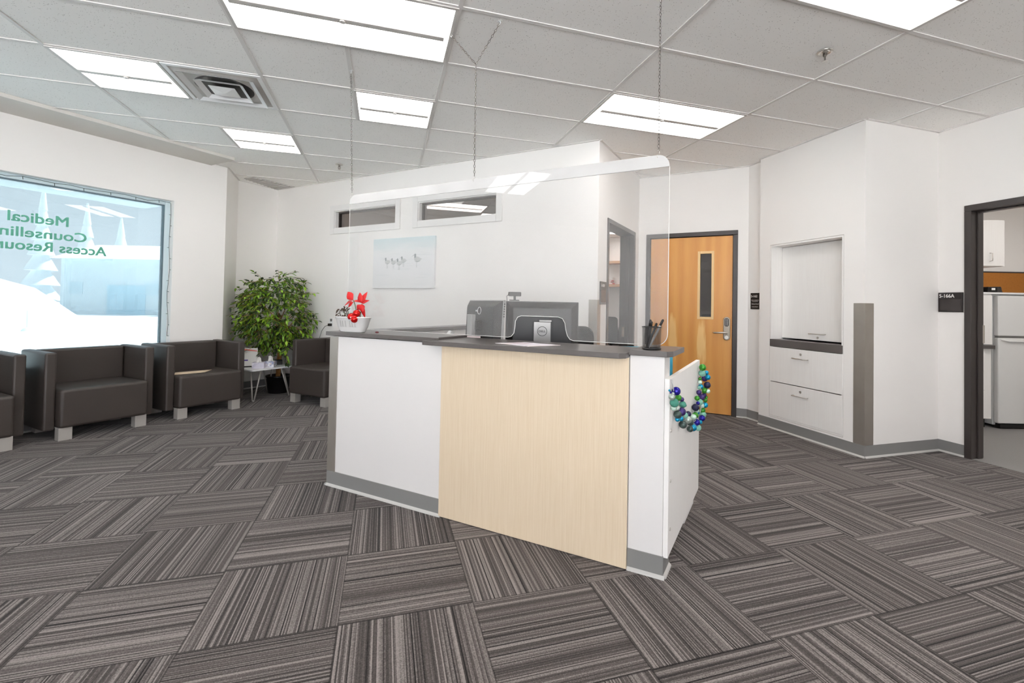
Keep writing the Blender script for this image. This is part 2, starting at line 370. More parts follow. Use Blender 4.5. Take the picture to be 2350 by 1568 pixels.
def canvasmat():
    m = bpy.data.materials.new('beach_painting'); m.use_nodes = True; N = NT(m); b = N.n['Principled BSDF']
    tc = N.add('ShaderNodeTexCoord'); s = N.add('ShaderNodeSeparateXYZ'); N.l.new(tc.outputs['Object'], s.inputs[0])
    n = N.noise(N.coords((2.0, 1, 12)), 1.5, 4, 0.6)
    h = N.math('ADD', s.outputs[2], N.math('MULTIPLY', N.math('SUBTRACT', n, 0.5), 0.18))
    col = N.ramp(N.math('DIVIDE', h, 0.61), [(0.0, hexc(226, 226, 226)), (0.45, hexc(229, 229, 231)), (0.72, hexc(229, 231, 232)), (0.93, hexc(208, 222, 225))])
    ln = N.noise(N.coords((1.2, 1, 22)), 2.5, 3)
    col = N.mix(N.math('MULTIPLY', N.math('GREATER_THAN', ln, 0.6), 0.3), col, hexc(205, 212, 214))
    N.l.new(col, b.inputs['Base Color']); b.inputs['Roughness'].default_value = 0.8; return m
M['canvas'] = canvasmat()
M['birdgrey'] = mat('painted_bird_grey', hexc(214, 217, 218), 0.9, vary=0.3, vscale=70)
M['birdline'] = mat('painted_bird_line', hexc(160, 168, 170), 0.9, vary=0.3, vscale=50)

# ------------------------------------------------------------------ the room shell
PA = [(-5.5, 2.75), (-1.83, 6.42), (-1.88, 7.07), (-1.485, 7.465), (1.925, 4.055), (2.965, 5.095), (3.83, 4.23), (3.83, 3.995), (3.765, 3.995), (3.765, 2.86), (4.63, 2.86), (4.63, -3.5), (-5.5, -3.5)]
PO = [(-1.485, 7.465), (1.925, 4.055), (6.235, 8.365), (2.825, 11.775)]      # the office beyond
PK = [(4.63, -1.0), (8.9, -1.0), (8.9, 5.2), (4.63, 5.2)]                     # the kitchenette beyond
def inside(p, P):
    c = False; j = len(P)-1
    for i in range(len(P)):
        if (P[i][1] > p[1]) != (P[j][1] > p[1]) and p[0] < (P[j][0]-P[i][0])*(p[1]-P[i][1])/(P[j][1]-P[i][1])+P[i][0]: c = not c
        j = i
    return c
def wall(name, a, b, holes=(), thick=0.12, z0=0.0, z1=CE, m='wall', t0=0.0):
    """a wall run from a to b with its inner face on the line; rectangular openings (s0, s1, z0, z1)."""
    a = Vector(a); b = Vector(b); L = (b-a).length; ang = math.atan2(b.y-a.y, b.x-a.x)
    mb = MB(); cuts = sorted({t0, L} | {h[0] for h in holes} | {h[1] for h in holes})
    for s0, s1 in zip(cuts[:-1], cuts[1:]):
        mid = (s0+s1)/2; z = z0
        for h in sorted([h for h in holes if h[0] < mid < h[1]], key=lambda h: h[2]):
            if h[2] > z: mb.box(s0, s1, 0, thick, z, h[2])
            z = h[3]
        if z1 > z: mb.box(s0, s1, 0, thick, z, z1)
    return struct(mb.obj(name, M[m], loc=(a.x, a.y, 0), rot=(0, 0, ang)))
wall('wall_window', PA[0], PA[1], [(1.10, 4.646, 0.50, 2.265)], 0.14)
wall('wall_jog', PA[1], PA[2])
wall('wall_corner', PA[2], PA[3])
wall('wall_picture', PA[3], PA[4], [(1.136, 2.312, 2.100, 2.437), (2.55, 3.736, 2.100, 2.437)], 0.14)
wall('wall_office', PA[4], PA[5], [(0.262, 1.287, 0, 2.087)], 0.15, t0=0.14)
wall('wall_hall', PA[5], PA[6], [(0.095, 1.117, 0, 2.08)], 0.12)
wall('wall_nook', PA[6], (3.83, 3.994))
wall('wall_cabinet', PA[8], PA[9], [(0.14, 0.948, 0.115, 1.857)], 0.14)
wall('wall_pier', PA[9], PA[10], thick=0.1, t0=0.14)
wall('wall_kitchen', PA[10], PA[11], [(0.198, 1.262, 0, 2.095)], 0.15)
REARW = [(3.6, 6.5, 0.10, 2.45), (6.9, 9.8, 0.10, 2.45)]  # openings for the rear windows added for daylight
wall('wall_rear', PA[11], PA[12], REARW); wall('wall_side', PA[12], PA[0])
wall('wall_office_left', PA[3], PO[3]); wall('wall_office_rear', PO[3], PO[2]); wall('wall_office_right', PO[2], (3.05, 5.18))
wall('wall_kitchen_left', (4.70, 5.2), (4.70, 2.97), thick=0.08)
wall('wall_kitchen_right', (8.9, 5.2), (8.9, -1.0)); wall('wall_kitchen_front', (8.9, -1.0), (4.78, -1.0))
wall('wall_kitchen_rear', (4.70, 5.2), (8.9, 5.2))
def slab(name, polys, z0, z1, m):
    mb = MB()
    for P in polys: mb.prism(P, z0, z1)
    return struct(mb.obj(name, M[m]))
def grow(P, d):
    cx = sum(p[0] for p in P)/len(P); cy = sum(p[1] for p in P)/len(P)
    return [(p[0]+d*(1 if p[0] > cx else -1)*(0.7 if True else 1), p[1]+d*(1 if p[1] > cy else -1)*0.7) for p in P]
slab('floor', [PA[:], PO], -0.08, 0.0, 'carpet')
slab('floor_kitchen', [[(4.63, 1.6), (4.63, 2.66), (4.78, 2.66), (4.78, 5.2), (8.9, 5.2), (8.9, -1), (4.78, -1), (4.78, 1.6)]], -0.07, 0.002, 'vinylfloor')
slab('ceiling', [PA, PO, PK], CE, CE+0.1, 'ceiling')
# ceiling grid of white tees, 1.22 m by 0.61 m
OX, OY = -2.0886, 2.4854
def runs(P, axis, c, lo, hi, step=0.02):
    out = []; st = None; t = lo
    while t <= hi:
        q = (c, t) if axis == 'y' else (t, c)
        i = inside(q, P)
        if i and st is None: st = t
        if not i and st is not None: out.append((st-step/2, t-step/2)); st = None
        t += step
    if st is not None: out.append((st, hi))
    return out
def in_strip(x, y): return x-y < -7.55 and x+y < 4.34
g = MB()
for P in (PA, PO, PK):
    xs = [p[0] for p in P]; ys = [p[1] for p in P]
    for i in range(-4, 9):
        x = OX+1.22*i
        for a, b in runs(P, 'y', x, min(ys), max(ys)): g.box(x-0.012, x+0.012, a, b, CE-0.006, CE)
    for j in range(-12, 16):
        y = OY+0.61*j
        for a, b in runs(P, 'x', y, min(xs), max(xs)): g.box(a, b, y-0.012, y+0.012, CE-0.0055, CE)
for x, y0, y1 in ((-0.2586, 3.095, 4.315), (-1.4786, 3.705, 4.315), (-1.4786, 4.925, 5.535)): g.box(x-0.012, x+0.012, y0, y1, CE-0.005, CE)
for P, E_, yy in ((PA, range(13), (-0.022, 0.0)), (PO, (2, 3), (0.0, 0.022))):
    for a, b in [(P[k], P[(k+1) % len(P)]) for k in E_]:
        a = Vector(a); b = Vector(b); L = (b-a).length; T_ = Matrix.Translation((a.x, a.y, 0)) @ Matrix.Rotation(math.atan2(b.y-a.y, b.x-a.x), 4, 'Z')
        g.box(0.002, L-0.002, yy[0], yy[1], CE-0.0065, CE, M=T_)
struct(g.obj('trim_1', M['tee']))
o = MB().box(0, 5.01, -0.46, 0.0, CE-0.03, CE).obj('trim_2', M['drywall_strip'], loc=(PA[0][0], PA[0][1], 0), rot=(0, 0, math.pi/4)); struct(o)
# rubber cove baseboards
def cove(name, a, b, e0=0.0, e1=0.0):
    a = Vector(a); b = Vector(b); L = (b-a).length
    r = struct(thing(name, (a.x, a.y, 0), math.atan2(b.y-a.y, b.x-a.x)))
    MB().raw([(x, y, z) for x in (-e0, L+e1) for y, z in ((0, 0), (-0.004, 0.012), (-0.004, 0.1), (0, 0.1))],
             [(0, 1, 2, 3), (4, 7, 6, 5), (0, 4, 5, 1), (1, 5, 6, 2), (2, 6, 7, 3), (0, 3, 7, 4)]).obj('cove_face', M['cove'], r)
    MB().raw([(x, y, z) for x in (-e0, L+e1) for y, z in ((0, 0.0), (-0.017, 0.0), (-0.014, 0.006), (-0.004, 0.014))],
             [(0, 1, 2, 3), (4, 7, 6, 5), (0, 4, 5, 1), (1, 5, 6, 2), (2, 6, 7, 3), (0, 3, 7, 4)]).obj('cove_toe', M['toe'], r)
def along(a, b, s): a = Vector(a); b = Vector(b); return tuple(a+(b-a).normalized()*s)
cove('baseboard_window', PA[0], PA[1]); cove('baseboard_jog', PA[1], PA[2]); cove('baseboard_corner', PA[2], PA[3]); cove('baseboard_picture', PA[3], PA[4], 0, 0.004)
cove('baseboard_office', PA[4], along(PA[4], PA[5], 0.262)); cove('baseboard_hall', along(PA[5], PA[6], 1.117), PA[6]); cove('baseboard_nook', PA[6], PA[7])
cove('baseboard_cabinet', PA[8], PA[9], 0, 0.004); cove('baseboard_pier', PA[9], PA[10]); cove('baseboard_kitchen', PA[10], along(PA[10], PA[11], 0.198))
cove('baseboard_kitchen_side', along(PA[10], PA[11], 1.262), PA[11]); cove('baseboard_rear', PA[11], PA[12]); cove('baseboard_side', PA[12], PA[0])

# ------------------------------------------------------------------ doors and windows of the room
def frame_u(mb, s0, s1, zt, wd=0.05, y0=-0.012, y1=0.12):      # a U-shaped metal door frame: two jambs and a head
    mb.box(s0, s0+wd, y0, y1, 0, zt-wd); mb.box(s1-wd, s1, y0, y1, 0, zt-wd); mb.box(s0, s1, y0, y1, zt-wd, zt)
def at(i, s, z=0.0, y=0.0):                                      # a point on wall run i
    a = Vector(PA[i]); b = Vector(PA[(i+1) % 13]); d = (b-a).normalized(); n = Vector((-d.y, d.x)); p = a+d*s+n*y
    return (p.x, p.y, z)
def ang(i): return math.atan2(PA[(i+1) % 13][1]-PA[i][1], PA[(i+1) % 13][0]-PA[i][0])
# door_1: the honey wood door
d1 = struct(thing('door_1', at(5, 0.095), ang(5)))
mb = MB(); frame_u(mb, 0, 1.022, 2.08); mb.box(0.05, 0.062, 0.06, 0.12, 0, 2.03); mb.box(0.96, 0.972, 0.06, 0.12, 0, 2.03); mb.box(0.05, 0.972, 0.06, 0.12, 2.018, 2.03)
mb.obj('door_frame', M['darkframe'], d1, 0.003)
W0, W1 = 0.607, 0.762; H0, H1 = 1.085, 1.845
mb = MB(); mb.box(0.0, W0-0.054, 0, 0.042, 0.008, 2.024); mb.box(W1-0.054, 0.914, 0, 0.042, 0.008, 2.024)
mb.box(W0-0.054, W1-0.054, 0, 0.042, 0.008, H0); mb.box(W0-0.054, W1-0.054, 0, 0.042, H1, 2.024)
leaf = mb.obj('door_leaf', M['door'], d1, loc=(0.054, 0.014, 0))
mb = MB(); a, b = W0-0.054, W1-0.054
mb.box(a-0.012, a+0.016, -0.008, 0.05, H0-0.012, H1+0.012); mb.box(b-0.016, b+0.012, -0.008, 0.05, H0-0.012, H1+0.012)
mb.box(a+0.016, b-0.016, -0.008, 0.05, H0-0.012, H0+0.016); mb.box(a+0.016, b-0.016, -0.008, 0.05, H1-0.016, H1+0.012)
lab(mb.obj('window_trim', mat('blond_wood_bead', hexc(232, 196, 140), 0.4), leaf, 0.002), 'pale wooden bead round the vision pane')
MB().box(a+0.016, b-0.016, 0.018, 0.024, H0+0.016, H1-0.016).obj('vision_pane', M['glass_door'], leaf)
lk = MB().wallprism(rrect(0.825, 0.895, 0.845, 1.105, 0.034, 8), -0.024, 0.0).obj('lock_plate', mat('satin_nickel', hexc(158, 148, 136), 0.32, metal=0.8), leaf, 0.004)
MB().wallprism(rrect(0.838, 0.882, 1.00, 1.09, 0.016, 5), -0.028, -0.02).obj('keypad', M['black'], lk, 0.002)
mb = MB()
for r in range(5):
    for c in range(2): mb.cyl((0, 0), 0.006, -0.004, 0, 8, M=Matrix.Translation((0.852+0.016*c, -0.028, 1.016+0.015*r)) @ Matrix.Rotation(math.pi/2, 4, 'X') @ Matrix.Translation((0, 0, 0.004)))
mb.obj('keypad_button', M['silver'], lk)
mb = MB(); mb.tube([(0.86, -0.02, 0.928), (0.86, -0.06, 0.928)], 0.012, 12); mb.tube([(0.868, -0.06, 0.928), (0.84, -0.062, 0.93), (0.79, -0.062, 0.928), (0.735, -0.06, 0.926), (0.722, -0.045, 0.925)], [0.011, 0.0105, 0.0095, 0.009, 0.008], 10)
mb.obj('door_handle', M['chrome'], leaf)
MB().cyl((0, 0), 0.019, 0, 0.012, 20, M=Matrix.Translation((0.86, -0.022, 0.876)) @ Matrix.Rotation(math.pi/2, 4, 'X')).obj('key_cylinder', M['chrome'], lk)
# dim hallway behind the wooden door
hl = MB(); hl.box(0.0, 1.6, 1.9, 2.0, 0, 2.7); hl.box(0.0, 0.05, 0.14, 1.9, 0, 2.7); hl.box(1.5, 1.6, 0.14, 1.9, 0, 2.7); hl.box(0.0, 1.6, 0.125, 2.0, 2.6, 2.7); hl.box(0.0, 1.6, 0.125, 2.0, -0.05, 0.0)
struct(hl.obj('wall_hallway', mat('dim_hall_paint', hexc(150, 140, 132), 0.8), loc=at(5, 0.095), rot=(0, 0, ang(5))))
hd = thing('filing_cabinet', at(5, 0.62, 0, 0.9), ang(5), 'dark low filing cabinet seen through the vision pane of the wooden door', 'filing cabinet')
MB().box(0, 0.6, 0, 0.4, 0, 1.12).obj('cabinet_body', M['black'], hd, 0.004); MB().box(0.2, 0.4, -0.015, 0, 0.95, 0.97).obj('handle', M['silver'], hd)
# door_2: open office doorway in charcoal frame
d2 = struct(thing('door_2', at(4, 0.262), ang(4)))
mb = MB(); frame_u(mb, 0, 1.025, 2.087, 0.045, -0.012, 0.165); mb.box(0.98-0.012, 0.98, 0.05, 0.09, 0, 2.04); mb.obj('door_frame', M['darkframe'], d2, 0.003)
MB().box(0.964, 0.9685, 0.095, 0.125, 0.84, 0.96).obj('strike_plate', M['chrome'], d2)
# door_3: kitchenette doorway
d3 = struct(thing('door_3', at(9+0, 0), 0)); d3.location = at(10, 0.198); d3.rotation_euler = (0, 0, ang(10))
mb = MB(); frame_u(mb, 0, 1.064, 2.095, 0.05, -0.014, 0.140); mb.box(0.05, 0.062, 0.055, 0.11, 0, 2.045); mb.box(0.05, 1.014, 0.055, 0.11, 2.033, 2.045); mb.obj('door_frame', M['darkframe'], d3, 0.003)
MB().box(0.048, 0.053, 0.12, 0.15, 0.95, 1.10).obj('strike_plate', M['chrome'], d3)
# window_1: the big picture window
w1 = struct(thing('window_1', at(0, 1.10), ang(0))); LW = 3.546
mb = MB(); z0, z1 = 0.50, 2.265
mb.box(0, 0.05, 0.075, 0.135, z0, z1); mb.box(LW-0.05, LW, 0.075, 0.135, z0, z1); mb.box(0.05, LW-0.05, 0.075, 0.135, z0, z0+0.05); mb.box(0.05, LW-0.05, 0.075, 0.135, z1-0.045, z1)
mb.obj('window_frame', M['winframe'], w1, 0.004)
mb = MB(); mb.box(0.05, 0.062, 0.085, 0.125, z0+0.05, z1-0.045); mb.box(LW-0.062, LW-0.05, 0.085, 0.125, z0+0.05, z1-0.045); mb.box(0.062, LW-0.062, 0.085, 0.125, z1-0.057, z1-0.045); mb.box(0.062, LW-0.062, 0.085, 0.125, z0+0.05, z0+0.062)
mb.obj('glazing_gasket', mat('dark_gasket', hexc(92, 112, 122), 0.5), w1)
MB().box(0.062, LW-0.062, 0.100, 0.106, z0+0.062, z1-0.057).obj('window_pane', M['glass_low'], w1)
MB().box(0, LW, -0.02, 0.075, z0-0.02, z0+0.002).obj('window_sill', M['trimwhite'], w1, 0.003)
def wtext(body, sum_right, width, zb, h, name):                  # lettering reads from outside, so mirrored from in here
    x = (sum_right-(PA[0][0]+PA[0][1]))*R2-1.10
    mt = Matrix(((-1, 0, 0, x), (0, 0, 1, 0.099), (0, 1, 0, zb), (0, 0, 0, 1)))
    mt = Matrix(((-1, 0, 0, x), (0, 0, 1, 0.0985), (0, 1, 0, zb), (0, 0, 0, 1)))
    return text(name, body, width, h, M['greenvinyl'], w1, matrix=mt, fat=0.022)
# ------------------------------------------------------------------ clerestory windows over the picture wall
def clere(n, s0, s1, zb, zt):
    r = struct(thing('window_%d' % n, at(3, s0), ang(3))); L = s1-s0
    mb = MB(); f = 0.055
    mb.box(-0.02, f, -0.018, 0.0, zb-0.02, zt+0.02); mb.box(L-f, L+0.02, -0.018, 0.0, zb-0.02, zt+0.02); mb.box(f, L-f, -0.018, 0.0, zb-0.02, zb+f); mb.box(f, L-f, -0.018, 0.0, zt-f, zt+0.02)
    mb.box(0.0, f+0.01, 0.0, 0.14, zb, zt); mb.box(L-f-0.01, L, 0.0, 0.14, zb, zt); mb.box(f, L-f, 0.0, 0.14, zb, zb+f+0.01); mb.box(f, L-f, 0.0, 0.14, zt-f-0.01, zt)
    mb.obj('window_frame', M['trimwhite'], r, 0.004)
    mb = MB(); a, b, c, d = f+0.01, L-f-0.01, zb+f+0.01, zt-f-0.01
    mb.box(a, a+0.014, 0.05, 0.09, c, d); mb.box(b-0.006, b, 0.05, 0.09, c, d); mb.box(a, b, 0.05, 0.09, d-0.014, d); mb.box(a, b, 0.05, 0.09, c, c+0.004)
    mb.obj('glazing_stop', M['darkframe'], r)
    MB().box(a+0.014, b-0.006, 0.068, 0.073, c+0.004, d-0.014).obj('window_pane', M['glass_in'], r)
clere(2, 1.136, 2.312, 2.100, 2.437); clere(3, 2.55, 3.736, 2.100, 2.437)

# unseen storefront windows, added behind the viewpoint to bring in daylight
n = 4
for i, hs in ((11, REARW),):
    for h in hs:
        r = struct(thing('window_%d' % n, at(i, h[0]), ang(i))); n += 1; L = h[1]-h[0]; mb = MB()
        for x in (0, L/2-0.03, L-0.06): mb.box(x, x+0.06, 0.03, 0.10, h[2], h[3])
        mb.box(0, L, 0.03, 0.10, h[2], h[2]+0.06); mb.box(0, L, 0.03, 0.10, h[3]-0.06, h[3]); mb.obj('window_frame', M['winframe'], r)
        MB().box(0.05, L-0.05, 0.06, 0.066, h[2]+0.05, h[3]-0.05).obj('window_pane', M['glass'], r)

# ------------------------------------------------------------------ ceiling fittings
def troffer(name, lx):
    t = thing(name, (0, 0, CE)); ly = 0.61
    mb = MB(); z = -0.012
    mb.box(0.004, lx-0.004, 0.004, 0.022, z, 0); mb.box(0.004, lx-0.004, ly-0.022, ly-0.004, z, 0); mb.box(0.004, 0.022, 0.022, ly-0.022, z, 0); mb.box(lx-0.022, lx-0.004, 0.022, ly-0.022, z, 0)
    mb.obj('light_frame', M['channel'], t)
    e = 0.05 if lx > 1 else 0.035
    mb = MB(); mb.box(e, lx-e, ly/2-0.022, ly/2+0.022, -0.024, 0); mb.cyl((lx/2, ly/2), 0.016, -0.03, -0.02, 12); mb.obj('center_channel', M['channel'], t, 0.004)
    for y0, y1 in ((0.022, ly/2-0.022), (ly/2+0.022, ly-0.022)):
        MB().box(0.022, lx-0.022, y0, y1, -0.007, 0).obj('diffuser', M['lamp'], t)
    MB().box(0.022, e, ly/2-0.022, ly/2+0.022, -0.007, 0).obj('diffuser', M['lamp'], t); MB().box(lx-e, lx-0.022, ly/2-0.022, ly/2+0.022, -0.007, 0).obj('diffuser', M['lamp'], t)
    return t
GL = 'recessed ceiling lights'
big = troffer('ceiling_light', 1.22); tag(big, 'large rectangular ceiling light nearest above the left part of the desk', 'ceiling light', GL); big.location = (-0.8686, 2.4854, CE)
dup(big, (1.5714, 3.0954, CE), None, 'long ceiling light beyond the desk, between the shield and the wooden door', GL)
dup(big, (1.5714, 1.2654, CE), None, 'long ceiling light cut off by the top right edge of the photo', GL)
sm = troffer('ceiling_light', 0.61); tag(sm, 'square ceiling light beside the square air diffuser', 'ceiling light', GL); sm.location = (-2.0886, 3.7054, CE)
dup(sm, (-0.2586, 3.7054, CE), None, 'square ceiling light above the left chain of the shield', GL)
dup(sm, (-1.4786, 4.9254, CE), None, 'smallest and farthest square ceiling light, toward the ficus corner', GL)
for x, y in ((-0.8686, -0.5646), (1.5714, -1.1746), (-3.3086, 1.2654), (-3.3086, -1.7846), (-0.8686, -2.3946), (2.7914, 0.0454), (1.5714, -2.9)):
    dup(big, (x, y, CE), None, 'ceiling light added behind the viewpoint for its light, out of view', 'added ceiling lights behind the viewpoint')  # unseen extra lights, added to brighten the room
for x, y, l in ((0.3514, 7.3654, 'office ceiling light seen in the middle of the second clerestory window'), (1.5714, 7.3654+0.61, 'office ceiling light seen at the right end of the second clerestory window'), (0.13, 9.1954, 'office ceiling light seen low in the left of the second clerestory window'), (3.9, 8.6, 'office ceiling light seen through the top of the open office doorway')):
    dup(big, (x, y, CE), None, l, GL)
dup(big, (5.2314, 1.8754, CE), None, 'kitchenette ceiling light past the dark framed doorway', GL)
dup(big, (5.2314, 0.0454, CE), None, 'second kitchenette ceiling light, added out of view for more light', GL)  # added to brighten the kitchenette
dup(big, (6.4514, 1.2654, CE), None, 'third kitchenette ceiling light, added out of view for more light', GL)  # another unseen light added to lift the kitchenette
# square four-way air diffuser
v = thing('air_diffuser', (-1.4786, 3.7054, CE), 0, 'square white four-way air diffuser in the ceiling beside a light', 'vent')
def frust(mb, r0, z0, r1, z1, c=0.305):
    vs = [(c+sx*r, c+sy*r, z) for r, z in ((r0, z0), (r1, z1)) for sx, sy in ((-1, -1), (1, -1), (1, 1), (-1, 1))]
    mb.raw(vs, [(k, (k+1) % 4, 4+(k+1) % 4, 4+k) for k in range(4)])
MB().box(0.004, 0.606, 0.004, 0.606, -0.004, 0).obj('back_plate', mat('vent_shadow_grey', hexc(196, 192, 188), 0.5), v)
MB().cyl((0.305, 0.305), 0.19, -0.006, -0.004, 40).obj('duct_opening', M['black'], v)
mb = MB(); mb.box(0.004, 0.606, 0.004, 0.034, -0.012, 0); mb.box(0.004, 0.606, 0.576, 0.606, -0.012, 0); mb.box(0.004, 0.034, 0.034, 0.576, -0.012, 0); mb.box(0.576, 0.606, 0.034, 0.576, -0.012, 0); mb.obj('vent_rim', M['white'], v, 0.003)
for r0, r1, z0, z1 in ((0.238, 0.205, -0.030, -0.014), (0.152, 0.122, -0.036, -0.016)):
    mb = MB(); frust(mb, r0, z0, r1, z1); frust(mb, r0+0.004, z0, r1+0.004, z1+0.002); mb.obj('vane', M['white'], v, flip=False)
mb = MB(); frust(mb, 0.085, -0.034, 0.001, -0.048); frust(mb, 0.085, -0.032, 0.001, -0.032); mb.obj('center_plate', M['white'], v)
# louvred return grille in the far corner
gr = thing('return_grille', (0, 0, CE), 0, 'narrow grey louvred return grille where the ceiling meets the ficus corner', 'vent')
P4 = [(-1.776, 6.90), (-1.60, 6.93), (-1.35, 7.12), (-1.50, 7.38), (-1.80, 7.08)]
MB().prism([(-1.78, 6.92), (-1.64, 6.80), (-1.22, 7.17), (-1.50, 7.42)], -0.010, -0.002).obj('grille_plate', mat('grille_grey', hexc(176, 172, 168), 0.6), gr)
for k in range(9):
    t = 0.06+k*0.11
    a = Vector((-1.78, 6.92)).lerp(Vector((-1.50, 7.42)), t); b = Vector((-1.64, 6.80)).lerp(Vector((-1.22, 7.17)), t)
    MB().tube([(a.x, a.y, -0.012), (b.x, b.y, -0.012)], 0.006, 6).obj('louvre', M['channel'], gr)
def sprinkler(loc, label):
    s = thing('fire_sprinkler', loc, 0.5, label, 'sprinkler', 'ceiling sprinklers')
    MB().lathe([(0, -0.001), (0.043, -0.001), (0.045, -0.006), (0.03, -0.011), (0.026, -0.006), (0.016, -0.006), (0.014, -0.012), (0, -0.012)], seg=28).obj('escutcheon', M['chrome'], s)
    mb = MB(); mb.cyl((0, 0), 0.011, -0.03, -0.01, 14); mb.tube([(0.012, 0, -0.028), (0.014, 0, -0.045), (0.004, 0, -0.06)], 0.0025, 6); mb.tube([(-0.012, 0, -0.028), (-0.014, 0, -0.045), (-0.004, 0, -0.06)], 0.0025, 6); mb.cyl((0, 0), 0.003, -0.062, -0.03, 8)
    mb.obj('sprinkler_head', mat('dull_chrome', hexc(130, 124, 118), 0.35, metal=0.9), s)
    MB().cyl((0, 0), 0.016, -0.066, -0.063, 16).obj('deflector_disc', M['chrome'], s)
sprinkler((2.541, 2.188, CE), 'chrome fire sprinkler in the right part of the ceiling')
sprinkler((-0.531, 5.807, CE), 'small far fire sprinkler to the left of the shield chain, near the picture wall')

# ------------------------------------------------------------------ built-in cabinet in the recess
bc = thing('built_in_cabinet', at(8, 0.14), ang(8), 'white wood-grain built-in cabinet with slate ledge and two file drawers set in the wall', 'cabinet'); BL = 0.808
mb = MB(); e = 0.003
mb.box(e, 0.018, 0.0, 0.40, 0.118, 1.854); mb.box(BL-0.018, BL-e, 0.0, 0.40, 0.118, 1.854); mb.box(0.018, BL-0.018, 0.0, 0.40, 1.838, 1.854); mb.box(0.018, BL-0.018, 0.0, 0.40, 0.118, 0.135); mb.box(0.018, BL-0.018, 0.39, 0.40, 0.135, 1.838)
mb.obj('cabinet_body', M['laminate_white'], bc)
ud = MB().box(0.022, BL-0.022, 0.135, 0.155, 0.915, 1.834).obj('upper_door', M['laminate_white'], bc, 0.002)
MB().box(0.006, BL-0.006, -0.004, 0.38, 0.828, 0.900).obj('ledge', M['slate'], bc, 0.002)
lab(bc, bc['label'])
def pull(parent, x, z, y, L=0.16):
    MB().tube([(x-L/2, y, z), (x-L/2, y-0.026, z), (x-L/2+0.008, y-0.03, z), (x+L/2-0.008, y-0.03, z), (x+L/2, y-0.026, z), (x+L/2, y, z)], 0.0045, 8).obj('handle', M['chrome'], parent)
def lock(parent, x, z, y):
    MB().cyl((0, 0), 0.011, 0, 0.006, 16, M=Matrix.Translation((x, y, z)) @ Matrix.Rotation(math.pi/2, 4, 'X')).obj('lock', M['chrome'], parent)
pull(ud, 0.44, 0.975, 0.135); lock(ud, 0.44, 0.94, 0.135)
for z0, z1 in ((0.478, 0.824), (0.135, 0.470)):
    d = MB().box(0.006, BL-0.006, -0.003, 0.018, z0, z1).obj('drawer', M['laminate_white'], bc, 0.002)
    pull(d, 0.38, z1-0.088, -0.003); lock(d, 0.38, z1-0.045, -0.003)
# steel corner guards
def guard(loc, rz, zb, zt, label, wid=0.085, ang2=90):
    mb = MB(); t = 0.003
    mb.box(-wid, 0, -t, 0, zb, zt)
    a = math.radians(ang2); Mx = Matrix.Rotation(a, 4, 'Z'); mb.box(-t, wid, -t, 0, zb, zt, M=Mx)
    o = mb.obj('corner_guard', M['steel'], loc=loc, rot=(0, 0, rz)); tag(o, label, 'corner guard', 'wall corner guards'); return o
guard((3.765, 2.86, 0), -math.pi/2, 0.10, 1.265, 'tall brushed steel guard on the wall corner beside the built-in cabinet', 0.095)
guard((1.925, 4.055, 0), -math.pi/4, 0.10, 1.262, 'steel corner guard seen through the shield beside the office doorway')

# ------------------------------------------------------------------ room number signs
def sign(i, s, zb, zt, L, lines, label, name='room_sign', insert=None):
    t = thing(name, at(i, s, zb, -0.001), ang(i), label, 'sign', 'room number signs'); h = zt-zb
    MB().box(0, L, -0.010, 0, 0, h).obj('plaque', M['signblack'], t, 0.002)
    if insert: MB().box(insert[0], insert[1], -0.0115, -0.0101, insert[2], insert[3]).obj('insert', M['signgrey'], t)
    for body, x, z, wd, hh in lines:
        text('lettering', body, wd, hh, M['signtxt'], t, (x, -0.0125, z), (math.pi/2, 0, 0), fat=0.02)
    return t
sign(10, 0.006, 1.204, 1.372, 0.182, [('5-166A', 0.010, 0.124, 0.112, 0.030)], 'black room sign reading 5-166A beside the kitchenette doorway', insert=(0.014, 0.168, 0.012, 0.112))
sign(6, 0.05, 1.199, 1.374, 0.155, [('5-162', 0.012, 0.128, 0.088, 0.024), ('MEDICAL COUNSELLING', 0.016, 0.094, 0.105, 0.006), ('ACCESS RESOURCES', 0.026, 0.082, 0.085, 0.005), ('Rebecca Powell', 0.020, 0.052, 0.10, 0.009), ('Emily Beale', 0.024, 0.020, 0.085, 0.009)], 'black room sign reading 5-162 with name lines, right of the wooden door')
sign(4, 0.055, 1.22, 1.44, 0.175, [('5-162H', 0.016, 0.17, 0.10, 0.026)], 'room sign seen through the shield left of the open office doorway', insert=(0.02, 0.155, 0.02, 0.14))

